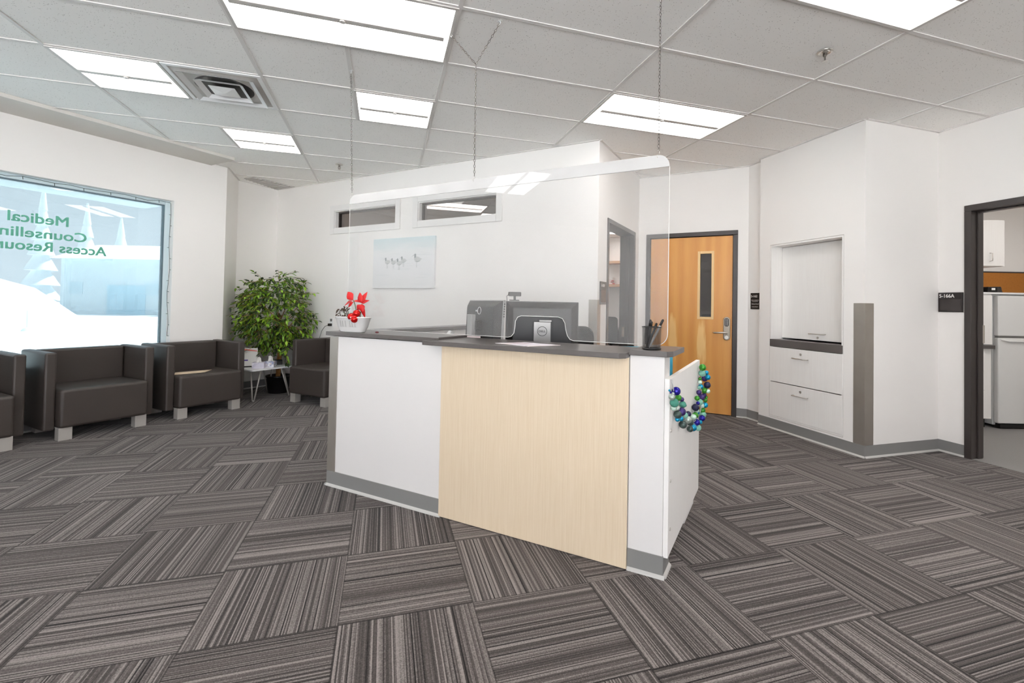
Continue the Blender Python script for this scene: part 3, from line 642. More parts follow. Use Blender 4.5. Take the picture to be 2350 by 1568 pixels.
# ------------------------------------------------------------------ canvas picture
pc = thing('canvas_picture', at(3, 1.93, 1.372, -0.001), ang(3), 'pale beach painting of five shore birds hung on the white wall', 'picture'); PW, PH = 0.955, 0.60
cv = MB().box(0, PW, -0.032, 0, 0, PH).obj('canvas', M['canvas'], pc, 0.003)
def bird(x, z, s, lean=0.0, leg=2):
    mb = MB(); y0, y1 = -0.0335, -0.0322
    body = [(x+0.036*s*math.cos(a)+0.01*s*math.cos(a)*(1 if math.cos(a) > 0.5 else 0), z+0.026*s*math.sin(a)+lean*0.02*math.cos(a)) for a in [2*math.pi*k/14 for k in range(14)]]
    mb.wallprism(body, y0, y1); mb.wallprism([(x+0.02*s, z+0.012*s), (x+0.062*s, z+0.004*s), (x+0.02*s, z-0.010*s)], y0, y1)
    b = mb.obj('painted_bird', M['birdgrey'], pc)
    mb = MB(); mb.wallprism([(x-0.034*s, z+0.010*s), (x-0.012*s, z+0.020*s), (x-0.014*s, z+0.050*s), (x-0.026*s, z+0.054*s), (x-0.034*s, z+0.046*s)], y0-0.0004, y1)
    mb.wallprism([(x-0.030*s, z+0.048*s), (x-0.066*s, z+0.026*s), (x-0.068*s, z+0.024*s), (x-0.032*s, z+0.043*s)], y0-0.0004, y1)
    for k in range(leg): mb.box(x-0.006*s+0.014*s*k, x-0.0045*s+0.014*s*k, y0-0.0003, y1, z-0.078*s, z-0.02*s)
    mb.wallprism([(x-0.03*s, z-0.018*s), (x+0.01*s, z-0.026*s), (x+0.04*s, z-0.008*s), (x+0.01*s, z-0.020*s)], y0-0.0004, y1)
    mb.obj('bird_outline', M['birdline'], b)
for x, z, s, l, n in ((0.235, 0.315, 1.0, 0, 2), (0.335, 0.308, 0.95, 0.2, 2), (0.425, 0.298, 1.05, 0, 2), (0.49, 0.325, 0.95, 0.1, 2), (0.70, 0.335, 1.25, -0.2, 1)): bird(x, z, s, l, n)
# wall outlet with plug and cord
oc = thing('wall_outlet', at(3, 1.178, 0.927, -0.001), ang(3), 'white wall outlet above the desk end, plug and cord in it', 'outlet')
MB().box(-0.036, 0.036, -0.006, 0, -0.058, 0.058).obj('cover_plate', M['white'], oc, 0.002)
MB().wallprism(rrect(-0.017, 0.017, 0.012, 0.046, 0.008), -0.008, -0.005).obj('upper_socket', mat('outlet_shadow', hexc(110, 106, 102), 0.5), oc)
pl = MB().box(-0.018, 0.018, -0.045, -0.006, -0.048, -0.014).obj('plug', M['black'], oc, 0.003)
c = thing('power_cord', at(3, 1.178, 0.895, -0.03), ang(3), 'thin grey power cord drooping from the wall outlet behind the black chair', 'cord')
MB().tube([(0, -0.01, 0), (-0.05, -0.03, -0.02), (-0.11, -0.03, -0.08), (-0.16, -0.02, -0.17), (-0.18, 0.0, -0.30), (-0.2, 0.0, -0.5), (-0.22, 0.01, -0.86)], 0.0028, 6).obj('cord', M['greywire'], c)

# ------------------------------------------------------------------ waiting chairs
def make_chair(label, group):
    t = thing('armchair', (0, 0, 0), 0, label, 'chair', group)
    L = M['leather']; H = 0.308
    MB().box(-H, H, -0.055, 0.47, 0.105, 0.425).obj('seat', L, t, 0.026, 4)
    MB().box(-H, H, 0.44, 0.555, 0.30, 0.728).obj('backrest', L, t, 0.022, 4)
    for s in (-1, 1):
        x0, x1 = (H+0.001, H+0.075) if s > 0 else (-H-0.075, -H-0.001)
        MB().box(x0, x1, 0.03, 0.565, 0.085, 0.732).obj('armrest', L, t, 0.017, 4)
    for x in (-H+0.002, H-0.09):
        for y in (-0.03, 0.46): MB().box(x, x+0.088, y, y+0.075, 0, 0.108).obj('leg', M['satin_leg'], t, 0.002)
    return t
GC = 'brown waiting armchairs'
c1 = make_chair('empty dark brown armchair under the window, wholly in view', GC)
def cpos(sm_, df_): return ((sm_+df_)/2, (sm_-df_)/2, 0)        # from x+y and x-y
c1.location = cpos(2.764, -7.47); c1.rotation_euler = (0, 0, math.pi/4)
dup(c1, cpos(1.53, -7.47), math.pi/4, 'dark brown armchair cut off by the left edge of the photo', GC)
dup(c1, cpos(3.997, -7.47), math.pi/4, 'dark brown armchair with a sheet of buff paper lying on its seat', GC)
dup(c1, cpos(5.19, -6.80), -math.pi/4, 'dark brown armchair right of the side table, partly behind the desk end', GC)
for o in SC.objects:
    pass
pp = MB().raw([(x, y, z) for z in (0.428, 0.4305) for x, y in ((-0.29, 0.10), (-0.02, 0.06), (0.12, 0.19), (-0.20, 0.26))], [(0, 3, 2, 1), (4, 5, 6, 7), (0, 1, 5, 4), (1, 2, 6, 5), (2, 3, 7, 6), (3, 0, 4, 7)]).obj('paper_sheet', M['buff'], loc=cpos(3.997, -7.47), rot=(0, 0, math.pi/4))
tag(pp, 'buff coloured sheet of paper lying on an armchair seat', 'paper')

# ------------------------------------------------------------------ side table with hairpin legs
TX, TY = -1.435, 6.245
tb = thing('side_table', (TX, TY, 0), math.pi/4, 'small white side table on splayed hairpin legs beside the ficus', 'table'); TZ = 0.377
MB().prism(rrect(-0.03, 0.50, 0.0, 0.47, 0.02), TZ-0.018, TZ).obj('tabletop', M['white'], tb, 0.002)
def hair(px_, py_, fx, fy):
    mb = MB(); z = TZ-0.018
    for dx, dy in ((0.09*(1 if px_ < 0.2 else -1), 0), (0, 0.09*(1 if py_ < 0.2 else -1))):
        mb.tube([(px_+dx*0.85, py_+dy*0.85, z), (fx+dx*0.14, fy+dy*0.14, 0.012)], 0.0085, 8)
    mb.tube([(fx+0.013*(1 if px_ < 0.2 else -1), fy, 0.008), (fx, fy+0.013*(1 if py_ < 0.2 else -1), 0.008)], 0.008, 8)
    mb.box(px_-0.02, px_+0.02, py_-0.02, py_+0.02, z-0.008, z); mb.obj('leg', M['satin_leg'], tb)
hair(0.03, 0.05, 0.0, 0.02); hair(0.44, 0.05, 0.47, 0.02); hair(0.03, 0.42, 0.0, 0.45); hair(0.44, 0.42, 0.47, 0.45)
def onT(x, y, z=TZ): a = math.pi/4; return (TX+x*math.cos(a)-y*math.sin(a), TY+x*math.sin(a)+y*math.cos(a), z)
# leaflet in a clear holder
lf = thing('leaflet_stand', onT(0.06, 0.33), 0.10, 'white leaflet with red and purple bands in a stand on the side table', 'leaflet')
MB().box(-0.12, 0.145, 0.0, 0.045, 0, 0.012).obj('stand_base', M['black'], lf)
lm = Matrix.Rotation(-0.12, 4, 'X')
pg = MB().box(-0.12, 0.145, 0.010, 0.014, 0.01, 0.232, M=lm).obj('leaflet', M['paper'], lf)
mb = MB(); mb.wallprism([(-0.115, 0.225), (0.0, 0.225), (0.14, 0.20), (0.14, 0.19), (-0.04, 0.208), (-0.115, 0.15)], 0.0085, 0.0098, M=lm); mb.obj('red_band', mat('print_red', hexc(226, 120, 108), 0.7), pg)
mb = MB(); mb.box(-0.075, 0.045, 0.0085, 0.0098, 0.075, 0.093, M=lm); mb.obj('blue_band', mat('print_violet_blue', hexc(112, 98, 170), 0.7), pg)
mb = MB(); mb.box(-0.115, -0.01, 0.0085, 0.0098, 0.038, 0.058, M=lm); mb.obj('purple_band', mat('print_magenta', hexc(170, 80, 160), 0.7), pg)
def tissue(loc, rz, L, W, H, m, label):
    t = thing('tissue_box', loc, rz, label, 'tissue box', 'tissue boxes on the side table')
    MB().box(0, L, 0, W, 0, H).obj('box', m, t, 0.002)
    mb = MB()
    for k in range(5):
        a = k*1.3; cx, cy = L/2, W/2; h = 0.045+0.02*random.random()
        mb.raw([(cx-0.03*math.cos(a), cy-0.03*math.sin(a), H), (cx+0.03*math.cos(a), cy+0.03*math.sin(a), H), (cx+0.022*math.cos(a+0.6), cy+0.022*math.sin(a+0.6), H+h), (cx-0.012*math.cos(a), cy-0.01, H+h*1.2)], [(0, 1, 2, 3)])
    o = mb.obj('tissue', M['paper'], t); s = o.modifiers.new('thickness', 'SOLIDIFY'); s.thickness = 0.0012
    return t
def patterned(name, c1, c2, c3, sc):
    m = bpy.data.materials.new(name); m.use_nodes = True; N = NT(m); b = N.n['Principled BSDF']
    v = N.add('ShaderNodeTexVoronoi'); N.l.new(N.coords(), v.inputs['Vector']); v.inputs['Scale'].default_value = sc
    N.l.new(N.ramp(N.noise(v.outputs['Color'], 3, 1), [(0.35, c1), (0.5, c2), (0.65, c3)]), b.inputs['Base Color']); b.inputs['Roughness'].default_value = 0.6; return m
tissue(onT(0.04, 0.13), 0.05, 0.13, 0.11, 0.07, patterned('lilac_card', hexc(214, 208, 222), hexc(226, 222, 232), hexc(200, 198, 216), 20), 'pale lilac tissue box with a tissue standing up, on the side table')
tissue(onT(0.19, 0.13), -0.15, 0.115, 0.10, 0.072, patterned('floral_card', hexc(226, 226, 230), hexc(120, 134, 176), hexc(222, 210, 200), 55), 'blue and white floral tissue box on the side table, nearer the ficus trunk')
ck = thing('digital_clock', onT(0.415, 0.24), 0.25, 'black wedge-shaped digital clock with blue digits on the side table', 'clock')
MB().raw([(x, y, z) for x in (-0.075, 0.08) for y, z in ((0, 0), (0.02, 0.058), (0.06, 0.06), (0.07, 0))], [(0, 3, 2, 1), (4, 5, 6, 7), (0, 1, 5, 4), (1, 2, 6, 5), (2, 3, 7, 6), (0, 4, 7, 3)]).obj('clock_case', M['black'], ck, 0.004)
text('clock_digits', '10:42', 0.035, 0.012, M['led'], ck, (-0.02, 0.012, 0.040), (math.radians(71), 0, 0))

# ------------------------------------------------------------------ ficus tree
fx, fy = -1.30, 6.86
fc = thing('ficus_tree', (fx, fy, 0), 0, 'artificial ficus tree with round green crown in a black pot in the corner', 'plant')
MB().lathe([(0.0, 0.0), (0.115, 0.0), (0.12, 0.01), (0.142, 0.20), (0.15, 0.202), (0.152, 0.225), (0.138, 0.226), (0.132, 0.19), (0, 0.19)], seg=32).obj('pot', M['black'], fc)
mb = MB()
mb.lathe([(0, 0.205), (0.08, 0.208), (0.134, 0.196)], seg=24); mb.obj('moss', M['soil'], fc)
mb = MB()
for k in range(3):
    ph = k*2.1; pts = []; rr = []
    for i in range(22):
        z = 0.19+i*0.035; q = i/21
        pts.append((0.016*math.cos(ph+z*9)*(1-0.3*q)-0.01+0.03*q, 0.016*math.sin(ph+z*9), z)); rr.append(0.017-0.006*q)
    mb.tube(pts, rr, 8)
brs = []
for k in range(26):
    a = random.uniform(0, 2*math.pi); z0 = random.uniform(0.60, 0.95); L = random.uniform(0.25, 0.46); up_ = random.uniform(-0.1, 0.9)
    p0 = Vector((0, 0, z0)); p1 = p0+Vector((math.cos(a)*L*0.5, math.sin(a)*L*0.5, L*0.45*up_+0.1)); p2 = p0+Vector((math.cos(a)*L, math.sin(a)*L, L*up_))
    p2.z = min(p2.z, 1.5)
    mb.tube([p0, p1, p2], [0.006, 0.004, 0.002], 5); brs.append((p0, p1, p2))
mb.obj('trunk', M['bark'], fc)
def okpos(p):
    x, y = fx+p.x, fy+p.y
    return x+y < 5.93 and x-y > -8.85 and x > -1.83
lv = MB(); cnt = 0
CN = Vector((-0.05, -0.02, 1.06))
def leafat(p, d, s):
    d = d.normalized(); side = d.cross(Vector((0, 0, 1)))
    if side.length < 0.1: side = Vector((1, 0, 0))
    side.normalize(); side = (side+Vector((random.uniform(-.4, .4), random.uniform(-.4, .4), random.uniform(-.4, .4)))).normalized(); n = side.cross(d).normalized()
    w = s*0.24
    P = [p, p+d*s*0.35+side*w+n*0.004, p+d*s*0.35-side*w+n*0.004, p+d*s*0.40-n*0.002, p+d*s*0.72+side*w*0.62, p+d*s*0.72-side*w*0.62, p+d*s*0.75-n*0.006, p+d*s-n*0.01]
    if not all(okpos(q) for q in P): return
    lv.raw(P, [(0, 3, 1), (0, 2, 3), (1, 3, 6, 4), (3, 2, 5, 6), (4, 6, 7), (6, 5, 7)])
twigs = MB()
for k in range(560):
    z = random.uniform(-1, 1); a = random.uniform(0, 2*math.pi); rad = random.uniform(0.50, 1.0)
    zz = 0.50*z if z > 0 else 0.50*z
    rr = math.sqrt(max(0.0, 1-z*z))
    # crown: wide in the lower middle, thinner on top
    wide = 0.44 if z < 0.2 else 0.44-0.08*(z-0.2)
    p = CN+Vector((math.cos(a)*rr*wide*rad, math.sin(a)*rr*wide*rad, zz*rad+0.0))
    out = Vector((math.cos(a), math.sin(a), 0)) * (0.55+0.3*rr)+Vector((0, 0, 0.25*z-0.25+random.uniform(-.25, .25)))
    L = random.uniform(0.12, 0.22); q = p
    tip = p+out.normalized()*L
    if not (okpos(p) and okpos(tip)): continue
    twigs.tube([p, (p+tip)/2+Vector((0, 0, 0.01)), tip], 0.0015, 4)
    for i in range(7):
        b = p.lerp(tip, (i+0.5)/7)
        dd = out.normalized()*0.6+Vector((random.uniform(-1, 1), random.uniform(-1, 1), random.uniform(-0.9, 0.35)))*0.75
        leafat(b, dd, random.uniform(0.055, 0.085))
for a0, z0, zt in ((3.0, 0.55, 0.32), (2.7, 1.1, 1.2), (0.3, 1.35, 1.48), (1.9, 1.45, 1.62), (-0.6, 0.6, 0.36), (0.1, 0.95, 0.80), (3.3, 1.4, 1.56), (-1.2, 0.6, 0.42)):
    p = Vector((0.36*math.cos(a0), 0.36*math.sin(a0), z0)); tip = Vector((0.50*math.cos(a0), 0.50*math.sin(a0), zt))
    if z0 > 1.3: p.x *= 0.5; p.y *= 0.5; tip.x *= 0.62; tip.y *= 0.62
    twigs.tube([p, (p+tip)/2+Vector((0, 0, 0.03)), tip], 0.002, 4)
    for i in range(12):
        b = p.lerp(tip, (i+0.5)/12); leafat(b, (tip-p).normalized()*0.5+Vector((random.uniform(-1, 1), random.uniform(-1, 1), random.uniform(-.8, .3)))*0.7, random.uniform(0.06, 0.09))
o = lv.obj('foliage', M['leaf'], fc, flip=False); o['kind'] = 'stuff'
twigs.obj('twigs', M['bark'], fc)['kind'] = 'stuff'

# ------------------------------------------------------------------ reception desk, local x along the front, local y into the desk
DO = (-0.33, 3.35, 0)
dk = thing('reception_desk', DO, -math.pi/4, 'angled white reception desk with pale wood front panel and slate counter', 'desk')
def D(s, t, z): return (DO[0]+(s+t)*R2, DO[1]+(-s+t)*R2, z)
DR = -math.pi/4
W = M['desk_white']
MB().box(0.0, 2.0, 0.0, 0.12, 0.0, 0.972).obj('front_wall', W, dk, 0.0015)
lab(MB().box(0.925, 2.002, -0.012, 0.0, 0.004, 0.965).obj('wood_panel', M['birch'], dk, 0.0015), 'pale birch front panel')
MB().box(2.003, 2.160, 0.006, 0.125, 0.0, 0.978).obj('end_column', W, dk, 0.002)
MB().box(0.0, 0.10, 0.121, 1.95, 0.0, 0.972).obj('side_wing_wall', W, dk)
MB().prism([(-0.028, -0.02), (0.905, -0.02), (0.878, 0.02), (0.878, 0.30), (0.13, 0.30), (0.13, 1.97), (-0.028, 1.97)], 0.977, 1.003).obj('left_countertop', M['slate'], dk, 0.002)
MB().prism([(0.842, -0.082), (1.975, -0.082), (2.000, -0.052), (2.000, 0.30), (0.88, 0.30), (0.879, 0.0)], 0.965, 0.990).obj('front_countertop', M['slate'], dk, 0.002)
MB().prism([(2.002, -0.012), (2.172, -0.012), (2.195, 0.02), (2.195, 0.30), (2.002, 0.30)], 0.978, 1.004).obj('end_countertop', M['slate'], dk, 0.002)
sd = MB().box(2.161, 2.183, 0.008, 0.925, 0.09, 0.880).obj('side_panel', M['laminate_white'], dk, 0.0015)
for z in (0.645, 0.42, 0.205): MB().cyl((0, 0), 0.007, 0, 0.004, 12, M=Matrix.Translation((2.183, 0.045, z)) @ Matrix.Rotation(math.pi/2, 4, 'Y')).obj('bolt', M['chrome'], sd)
MB().box(2.10, 2.155, 0.60, 0.92, 0, 0.09).obj('panel_foot', W, dk)
lab(MB().box(-0.004, 0.070, -0.004, 0.0, 0.095, 0.970).obj('corner_post_cover', M['steel'], dk), 'brushed steel cover on the left corner')
lab(MB().box(-0.004, 0.0, 0.0, 0.07, 0.095, 0.970).obj('corner_post_cover', M['steel'], dk), 'brushed steel cover on the left corner')
def dcove(pts):
    mb = MB(); mt = MB()
    for a, b in zip(pts[:-1], pts[1:]):
        a = Vector(a); b = Vector(b); Mx = Matrix.Translation((a.x, a.y, 0)) @ Matrix.Rotation(math.atan2(b.y-a.y, b.x-a.x), 4, 'Z'); L = (b-a).length
        mb.box(0, L+0.004, -0.005, 0, 0.0, 0.095, M=Mx)
        mt.raw([(x, y, z) for x in (-0.0, L+0.012) for y, z in ((0, 0), (-0.017, 0), (-0.014, 0.006), (-0.005, 0.014))], [(0, 1, 2, 3), (4, 7, 6, 5), (0, 4, 5, 1), (1, 5, 6, 2), (2, 6, 7, 3), (0, 3, 7, 4)], M=Mx)
    b = mb.obj('base_cove', M['cove'], dk); mt.obj('cove_toe', M['toe'], b)
dcove([(0.0, 1.95), (0.0, 0.0), (0.924, 0.0)]); dcove([(2.003, 0.006), (2.160, 0.006), (2.160, 0.12)])
MB().prism([(0.10, 0.121), (2.15, 0.121), (2.15, 0.80), (0.75, 0.80), (0.75, 1.85), (0.10, 1.85)], 0.705, 0.730).obj('worksurface', M['slate'], dk, 0.002)
MB().box(0.11, 0.13, 1.2, 1.8, 0, 0.705).obj('worksurface_support', W, dk); MB().box(1.2, 1.22, 0.14, 0.72, 0, 0.705).obj('worksurface_support', W, dk)

# ------------------------------------------------------------------ hanging acrylic shield and its chains
sh = thing('sneeze_shield', D(0, 0.10, 0), DR, 'clear acrylic sneeze shield hanging over the desk on three chains', 'sneeze shield')
X0, X1, Z0, Z1 = 0.028, 2.152, 1.020, 1.922
cut = [(1.290, Z0), (1.312, 1.026), (1.328, 1.045), (1.333, 1.075), (1.336, 1.110), (1.350, 1.133), (1.372, 1.140), (1.590, 1.140), (1.616, 1.132), (1.630, 1.110), (1.636, 1.075), (1.645, 1.045), (1.660, 1.026), (1.680, Z0)]
top = rrect(X0, X1, Z0, Z1, (0.0, 0.055, 0.058, 0.058), 8)
# lower outline with the arched pass-through, then the rounded corners
outline = [(X0, Z0)]+cut+[p for p in top[1:]]
sheet = MB(); zb = 1.862
low = [p for p in outline if p[1] <= zb] ; low = [(X0, zb)]+low+[(X1, zb)] if True else low
# split in columns so that every face is convex
xs = [X0, 1.290]+[p[0] for p in cut[1:-1]]+[1.680, X1-0.055]+[X1-0.055*(1-math.sin(math.pi/2*k/6)) for k in range(1, 7)]
def zlow(x):
    if 1.290 <= x <= 1.680:
        for a, b in zip(cut[:-1], cut[1:]):
            if a[0] <= x <= b[0]: return a[1]+(b[1]-a[1])*(x-a[0])/(b[0]-a[0]+1e-9)
    if x > X1-0.055: return Z0+0.055-math.sqrt(max(0, 0.055**2-(x-X1+0.055)**2))
    return Z0
vs_ = []; fs_ = []
for x in xs: vs_ += [(x, 0.0, zlow(x)), (x, 0.0, zb), (x, 0.005, zlow(x)), (x, 0.005, zb)]
for k in range(len(xs)-1):
    a, b = 4*k, 4*k+4
    fs_ += [(a, b, b+1, a+1), (a+2, a+3, b+3, b+2)]
MB().raw(vs_, fs_).obj('acrylic_sheet', M['acrylic'], sh, flip=False)
edge = MB(); ep = [(X0, 0.0025, zb), (X0, 0.0025, Z0)]+[(x, 0.0025, z) for x, z in cut]+[(x, 0.0025, z) for x, z in rrect(X0, X1, Z0, Z1, (0, 0.055, 0, 0), 8) if x > 1.7 and z < 1.5]+[(X1, 0.0025, zb)]
edge.tube(ep, 0.0017, 4); lab(edge.obj('polished_edge', M['acrylic_edge'], sh), 'pale polished edge')
band = [p for p in rrect(X0, X1, zb, Z1, (0, 0, 0.055, 0.055), 8)]
lab(MB().wallprism(band, -0.002, 0.008).obj('header_strip', M['acrylic_band'], sh, 0.001), 'doubled whitish top strip')
def link_chain(name, p0, p1, label, r=0.0011):
    o = thing(name, (0, 0, 0), 0, label, 'chain', 'shield chains'); mb = MB()
    p0 = Vector(p0); p1 = Vector(p1)
    return o, mb
def chain_run(mb, p0, p1, pitch=0.0165, r=0.0014, w=0.0048):
    p0 = Vector(p0); p1 = Vector(p1); d = (p1-p0); n = max(2, int(d.length/pitch)); z = d.normalized(); x = z.orthogonal().normalized(); y = z.cross(x); hl_ = pitch*0.5+r
    for i in range(n):
        c = p0+d*((i+0.5)/n); s = x if i % 2 else y
        pts = []
        for k in range(8):
            a = 2*math.pi*k/8; pts.append(c+z*math.cos(a)*hl_+s*math.sin(a)*w)
        mb.tube(pts, r, 4, closed=True)
def hookS(mb, p, dz=0.03):
    p = Vector(p); mb.tube([p+Vector((0, 0, 0)), p+Vector((-0.006, -0.006, 0.004)), p+Vector((-0.004, -0.004, 0.014)), p+Vector((0.004, 0.004, 0.022)), p+Vector((0.003, 0.003, dz)), p+Vector((-0.003, -0.003, dz+0.004))], 0.0016, 5)
DM = mat('dark_chain_steel', hexc(110, 104, 98), 0.35, metal=0.9)
for s, lab_, y in ((0.045, 'left chain of the shield, hooked near its rounded left end', False), (1.045, 'middle chain of the shield, forking into a Y below the ceiling', True), (2.100, 'right chain of the shield, running out of the top of the photo', False)):
    t = thing('hanging_chain', D(s, 0.102, 1.905), DR, lab_, 'chain', 'shield chains')
    mb = MB(); htop = CE-1.905
    if y:
        j = (-0.005, 0, 2.596-1.905); chain_run(mb, (0, 0, 0.035), j); chain_run(mb, j, (-0.140, -0.058, htop-0.02)); chain_run(mb, j, (0.178, -0.040, htop-0.02)); tops = [(-0.141, -0.058), (0.178, -0.040)]
    else:
        tx = (-0.03, -0.008) if s < 1 else (0, 0); chain_run(mb, (0, 0, 0.035), (tx[0], tx[1], htop-0.03)); tops = [tx]
    mb.obj('chain_links', DM, t)
    mb = MB(); hookS(mb, (0, -0.001, 0.004)); mb.obj('hook', M['chrome'], t)
    for q in tops:
        mb = MB(); mb.box(q[0]-0.014, q[0]+0.014, q[1]-0.006, q[1]+0.006, htop-0.008, htop-0.006); mb.tube([(q[0], q[1], htop-0.007), (q[0]+0.006, q[1], htop-0.017), (q[0], q[1], htop-0.026), (q[0]-0.006, q[1], htop-0.018)], 0.002, 5); mb.obj('ceiling_clip', M['white'], t)

# ------------------------------------------------------------------ things on the desk
def planter():
    t = thing('planter_trough', D(0.165, 0.03, 1.0035), DR, 'white oval planter embossed with little trees on the left countertop', 'planter')
    def ring(a, b, z, n=36): return [(a*math.copysign(abs(math.cos(2*math.pi*k/n))**0.6, math.cos(2*math.pi*k/n)), b*math.copysign(abs(math.sin(2*math.pi*k/n))**0.6, math.sin(2*math.pi*k/n)), z) for k in range(n)]
    rs = [ring(0.095, 0.028, 0.0), ring(0.102, 0.031, 0.006), ring(0.112, 0.035, 0.026), ring(0.118, 0.038, 0.030), ring(0.138, 0.047, 0.092), ring(0.144, 0.050, 0.094), ring(0.144, 0.050, 0.100), ring(0.138, 0.046, 0.100), ring(0.128, 0.042, 0.078)]
    n = 36; vs = [p for r in rs for p in r]; fs = [(i*n+k, i*n+(k+1) % n, (i+1)*n+(k+1) % n, (i+1)*n+k) for i in range(len(rs)-1) for k in range(n)]+[tuple(range(n))[::-1], tuple((len(rs)-1)*n+k for k in range(n))]
    MB().raw(vs, fs, True).obj('trough', mat('white_ceramic', hexc(228, 226, 224), 0.3), t)
    mb = MB()
    for x in (-0.065, -0.045, -0.02, 0.02, 0.04, 0.065):
        h = random.uniform(0.035, 0.05)
        for i in range(6):
            z = 0.034+h*i/6; wd = 0.010*(1-i/7); y = -0.0385-(z-0.030)*0.145
            mb.tube([(x-wd, y-0.0005, z), (x, y-0.001, z+0.006)], 0.0005, 4); mb.tube([(x+wd, y-0.0005, z), (x, y-0.001, z+0.006)], 0.0007, 4)
        mb.tube([(x, -0.0392, 0.034), (x, -0.0392-h*0.145, 0.034+h)], 0.0005, 4)
    lab(mb.obj('embossed_trees', mat('emboss_grey', hexc(176, 172, 168), 0.5), t), 'small grey embossed trees')
    return t
planter()
po = thing('poinsettia', D(0.165, 0.03, 1.082), DR, 'wilting red poinsettia growing in the white planter', 'plant')
def petal(mb, p, d, up_, L, wd, curl=0.02):
    p = Vector(p); d = Vector(d).normalized(); s = d.cross(Vector(up_)).normalized(); n = s.cross(d)
    prof = [(0, 0.06), (0.2, 0.6), (0.4, 1.0), (0.62, 0.85), (0.85, 0.4), (1.0, 0.03)]
    vs = []
    for t, w_ in prof:
        c = p+d*L*t-n*curl*t*t; vs += [c-s*wd*w_+n*0.003*w_, c, c+s*wd*w_+n*0.003*w_]
    fs = []
    for i in range(5): fs += [(3*i, 3*i+1, 3*i+4, 3*i+3), (3*i+1, 3*i+2, 3*i+5, 3*i+4)]
    mb.raw(vs, fs, True)
mb = MB(); mb.tube([(0.04, 0, -0.01), (0.030, 0, 0.05), (0.015, 0, 0.10), (0.0, 0, 0.128)], 0.0025, 6); mb.tube([(0.055, 0, -0.01), (0.07, 0, 0.05), (0.078, 0, 0.10)], 0.0028, 6)
mb.tube([(0.035, 0, 0.03), (0.02, -0.005, 0.06)], 0.002, 5); mb.tube([(-0.03, 0, -0.01), (-0.045, 0.0, 0.05), (-0.06, 0, 0.085)], 0.0022, 6); mb.tube([(-0.03, 0, -0.01), (-0.08, 0.0, 0.04), (-0.11, 0, 0.07)], 0.002, 6)
mb.obj('stems', M['stem'], po)
V = Vector
petals = [((-0.004, 0, 0.128), (-0.7, -0.1, 0.75), (0.3, -1, 0.3), 0.082, 0.026), ((-0.012, 0, 0.122), (-1, -0.1, -0.25), (0.1, -0.8, 0.9), 0.085, 0.022), ((0.0, 0, 0.118), (-0.75, -0.3, -0.62), (0.3, -1, 0.2), 0.058, 0.011), ((0.004, 0, 0.124), (1, -0.1, 0.1), (0, -0.6, 1), 0.06, 0.012),
          ((0.075, 0, 0.11), (-0.35, -0.1, 0.95), (0.2, -1, 0.2), 0.075, 0.020), ((0.078, 0, 0.11), (0.3, 0, 0.95), (0, -1, 0.3), 0.078, 0.022), ((0.078, 0, 0.108), (0.9, -0.2, 0.45), (0, -1, 0.5), 0.06, 0.014), ((0.075, 0, 0.105), (0.3, -0.3, -0.8), (0.3, -1, 0), 0.055, 0.024), ((0.082, 0, 0.10), (0.15, 0, -1), (0.3, -1, 0), 0.085, 0.015), ((0.07, 0, 0.10), (-0.5, -0.2, -0.5), (0.3, -1, 0), 0.05, 0.018)]
for a in petals:
    mb = MB(); petal(mb, *a); o = mb.obj('red_petal', M['red'], po, flip=False); s = o.modifiers.new('thickness', 'SOLIDIFY'); s.thickness = 0.0008
mb = MB()
for k in range(30):
    x = random.uniform(-0.13, -0.015); z = random.uniform(0.0, 0.085)*(1-abs(x+0.06)*5) + 0.01
    mb_d = (random.uniform(-1, 1), random.uniform(-1, 0.4), random.uniform(-1, 0.5)); petal(mb, (x, random.uniform(-0.02, 0.015), z), mb_d, (0.1, 0.2, 1), random.uniform(0.02, 0.04), random.uniform(0.004, 0.009))
for k in range(8): petal(mb, (random.uniform(0.06, 0.12), random.uniform(-0.02, 0.02), random.uniform(0.0, 0.02)), (random.uniform(-1, 1), -0.4, random.uniform(-0.3, 0.8)), (0.1, 0.2, 1), 0.025, 0.006)
mb.tube([(-0.10, -0.01, 0.02), (-0.115, -0.012, 0.05), (-0.09, -0.01, 0.075), (-0.06, 0, 0.06), (-0.05, 0, 0.01)], 0.0022, 5)
o = mb.obj('dried_leaves', M['dried'], po, flip=False); s = o.modifiers.new('thickness', 'SOLIDIFY'); s.thickness = 0.0008
for (x, y, z), lb in zip(((0.018, -0.030, 0.022), (0.062, -0.027, 0.044), (0.066, -0.046, 0.008)), ('left of the three red baubles in the white planter', 'topmost of the three red baubles in the white planter', 'lowest red bauble, hanging over the front rim of the white planter')):
    o = MB().ball((0, 0, 0), 0.024, 20, 12).obj('red_bauble', M['redball'], loc=D(0.165+x, 0.03+y, 1.082+z)); tag(o, lb, 'bauble', 'red baubles in the planter')
cn = MB().ball((0, 0, 0.006), 0.009, 12, 8, (1.3, 0.8, 0.6)).obj('wrapped_candy', mat('dark_red_wrapper', hexc(90, 20, 26), 0.3), loc=D(0.36, 0.05, 1.0035)); tag(cn, 'tiny dark red wrapped candy right of the planter', 'candy')
# flyer on the front counter
def sheetobj(name, pts, z, m, label, cat, parent=None):
    o = MB().prism(pts, 0, 0.0016).obj(name, m, parent, loc=D(0, 0, z), rot=(0, 0, DR)); tag(o, label, cat); return o
flyer = patterned('pastel_print', hexc(226, 214, 212), hexc(232, 230, 236), hexc(196, 178, 186), 9)
sheetobj('printed_flyer', [(1.26, 0.02), (1.50, -0.055), (1.60, 0.12), (1.36, 0.17)], 0.9905, flyer, 'printed pastel flyer lying on the wooden fronted counter below the monitor', 'flyer')
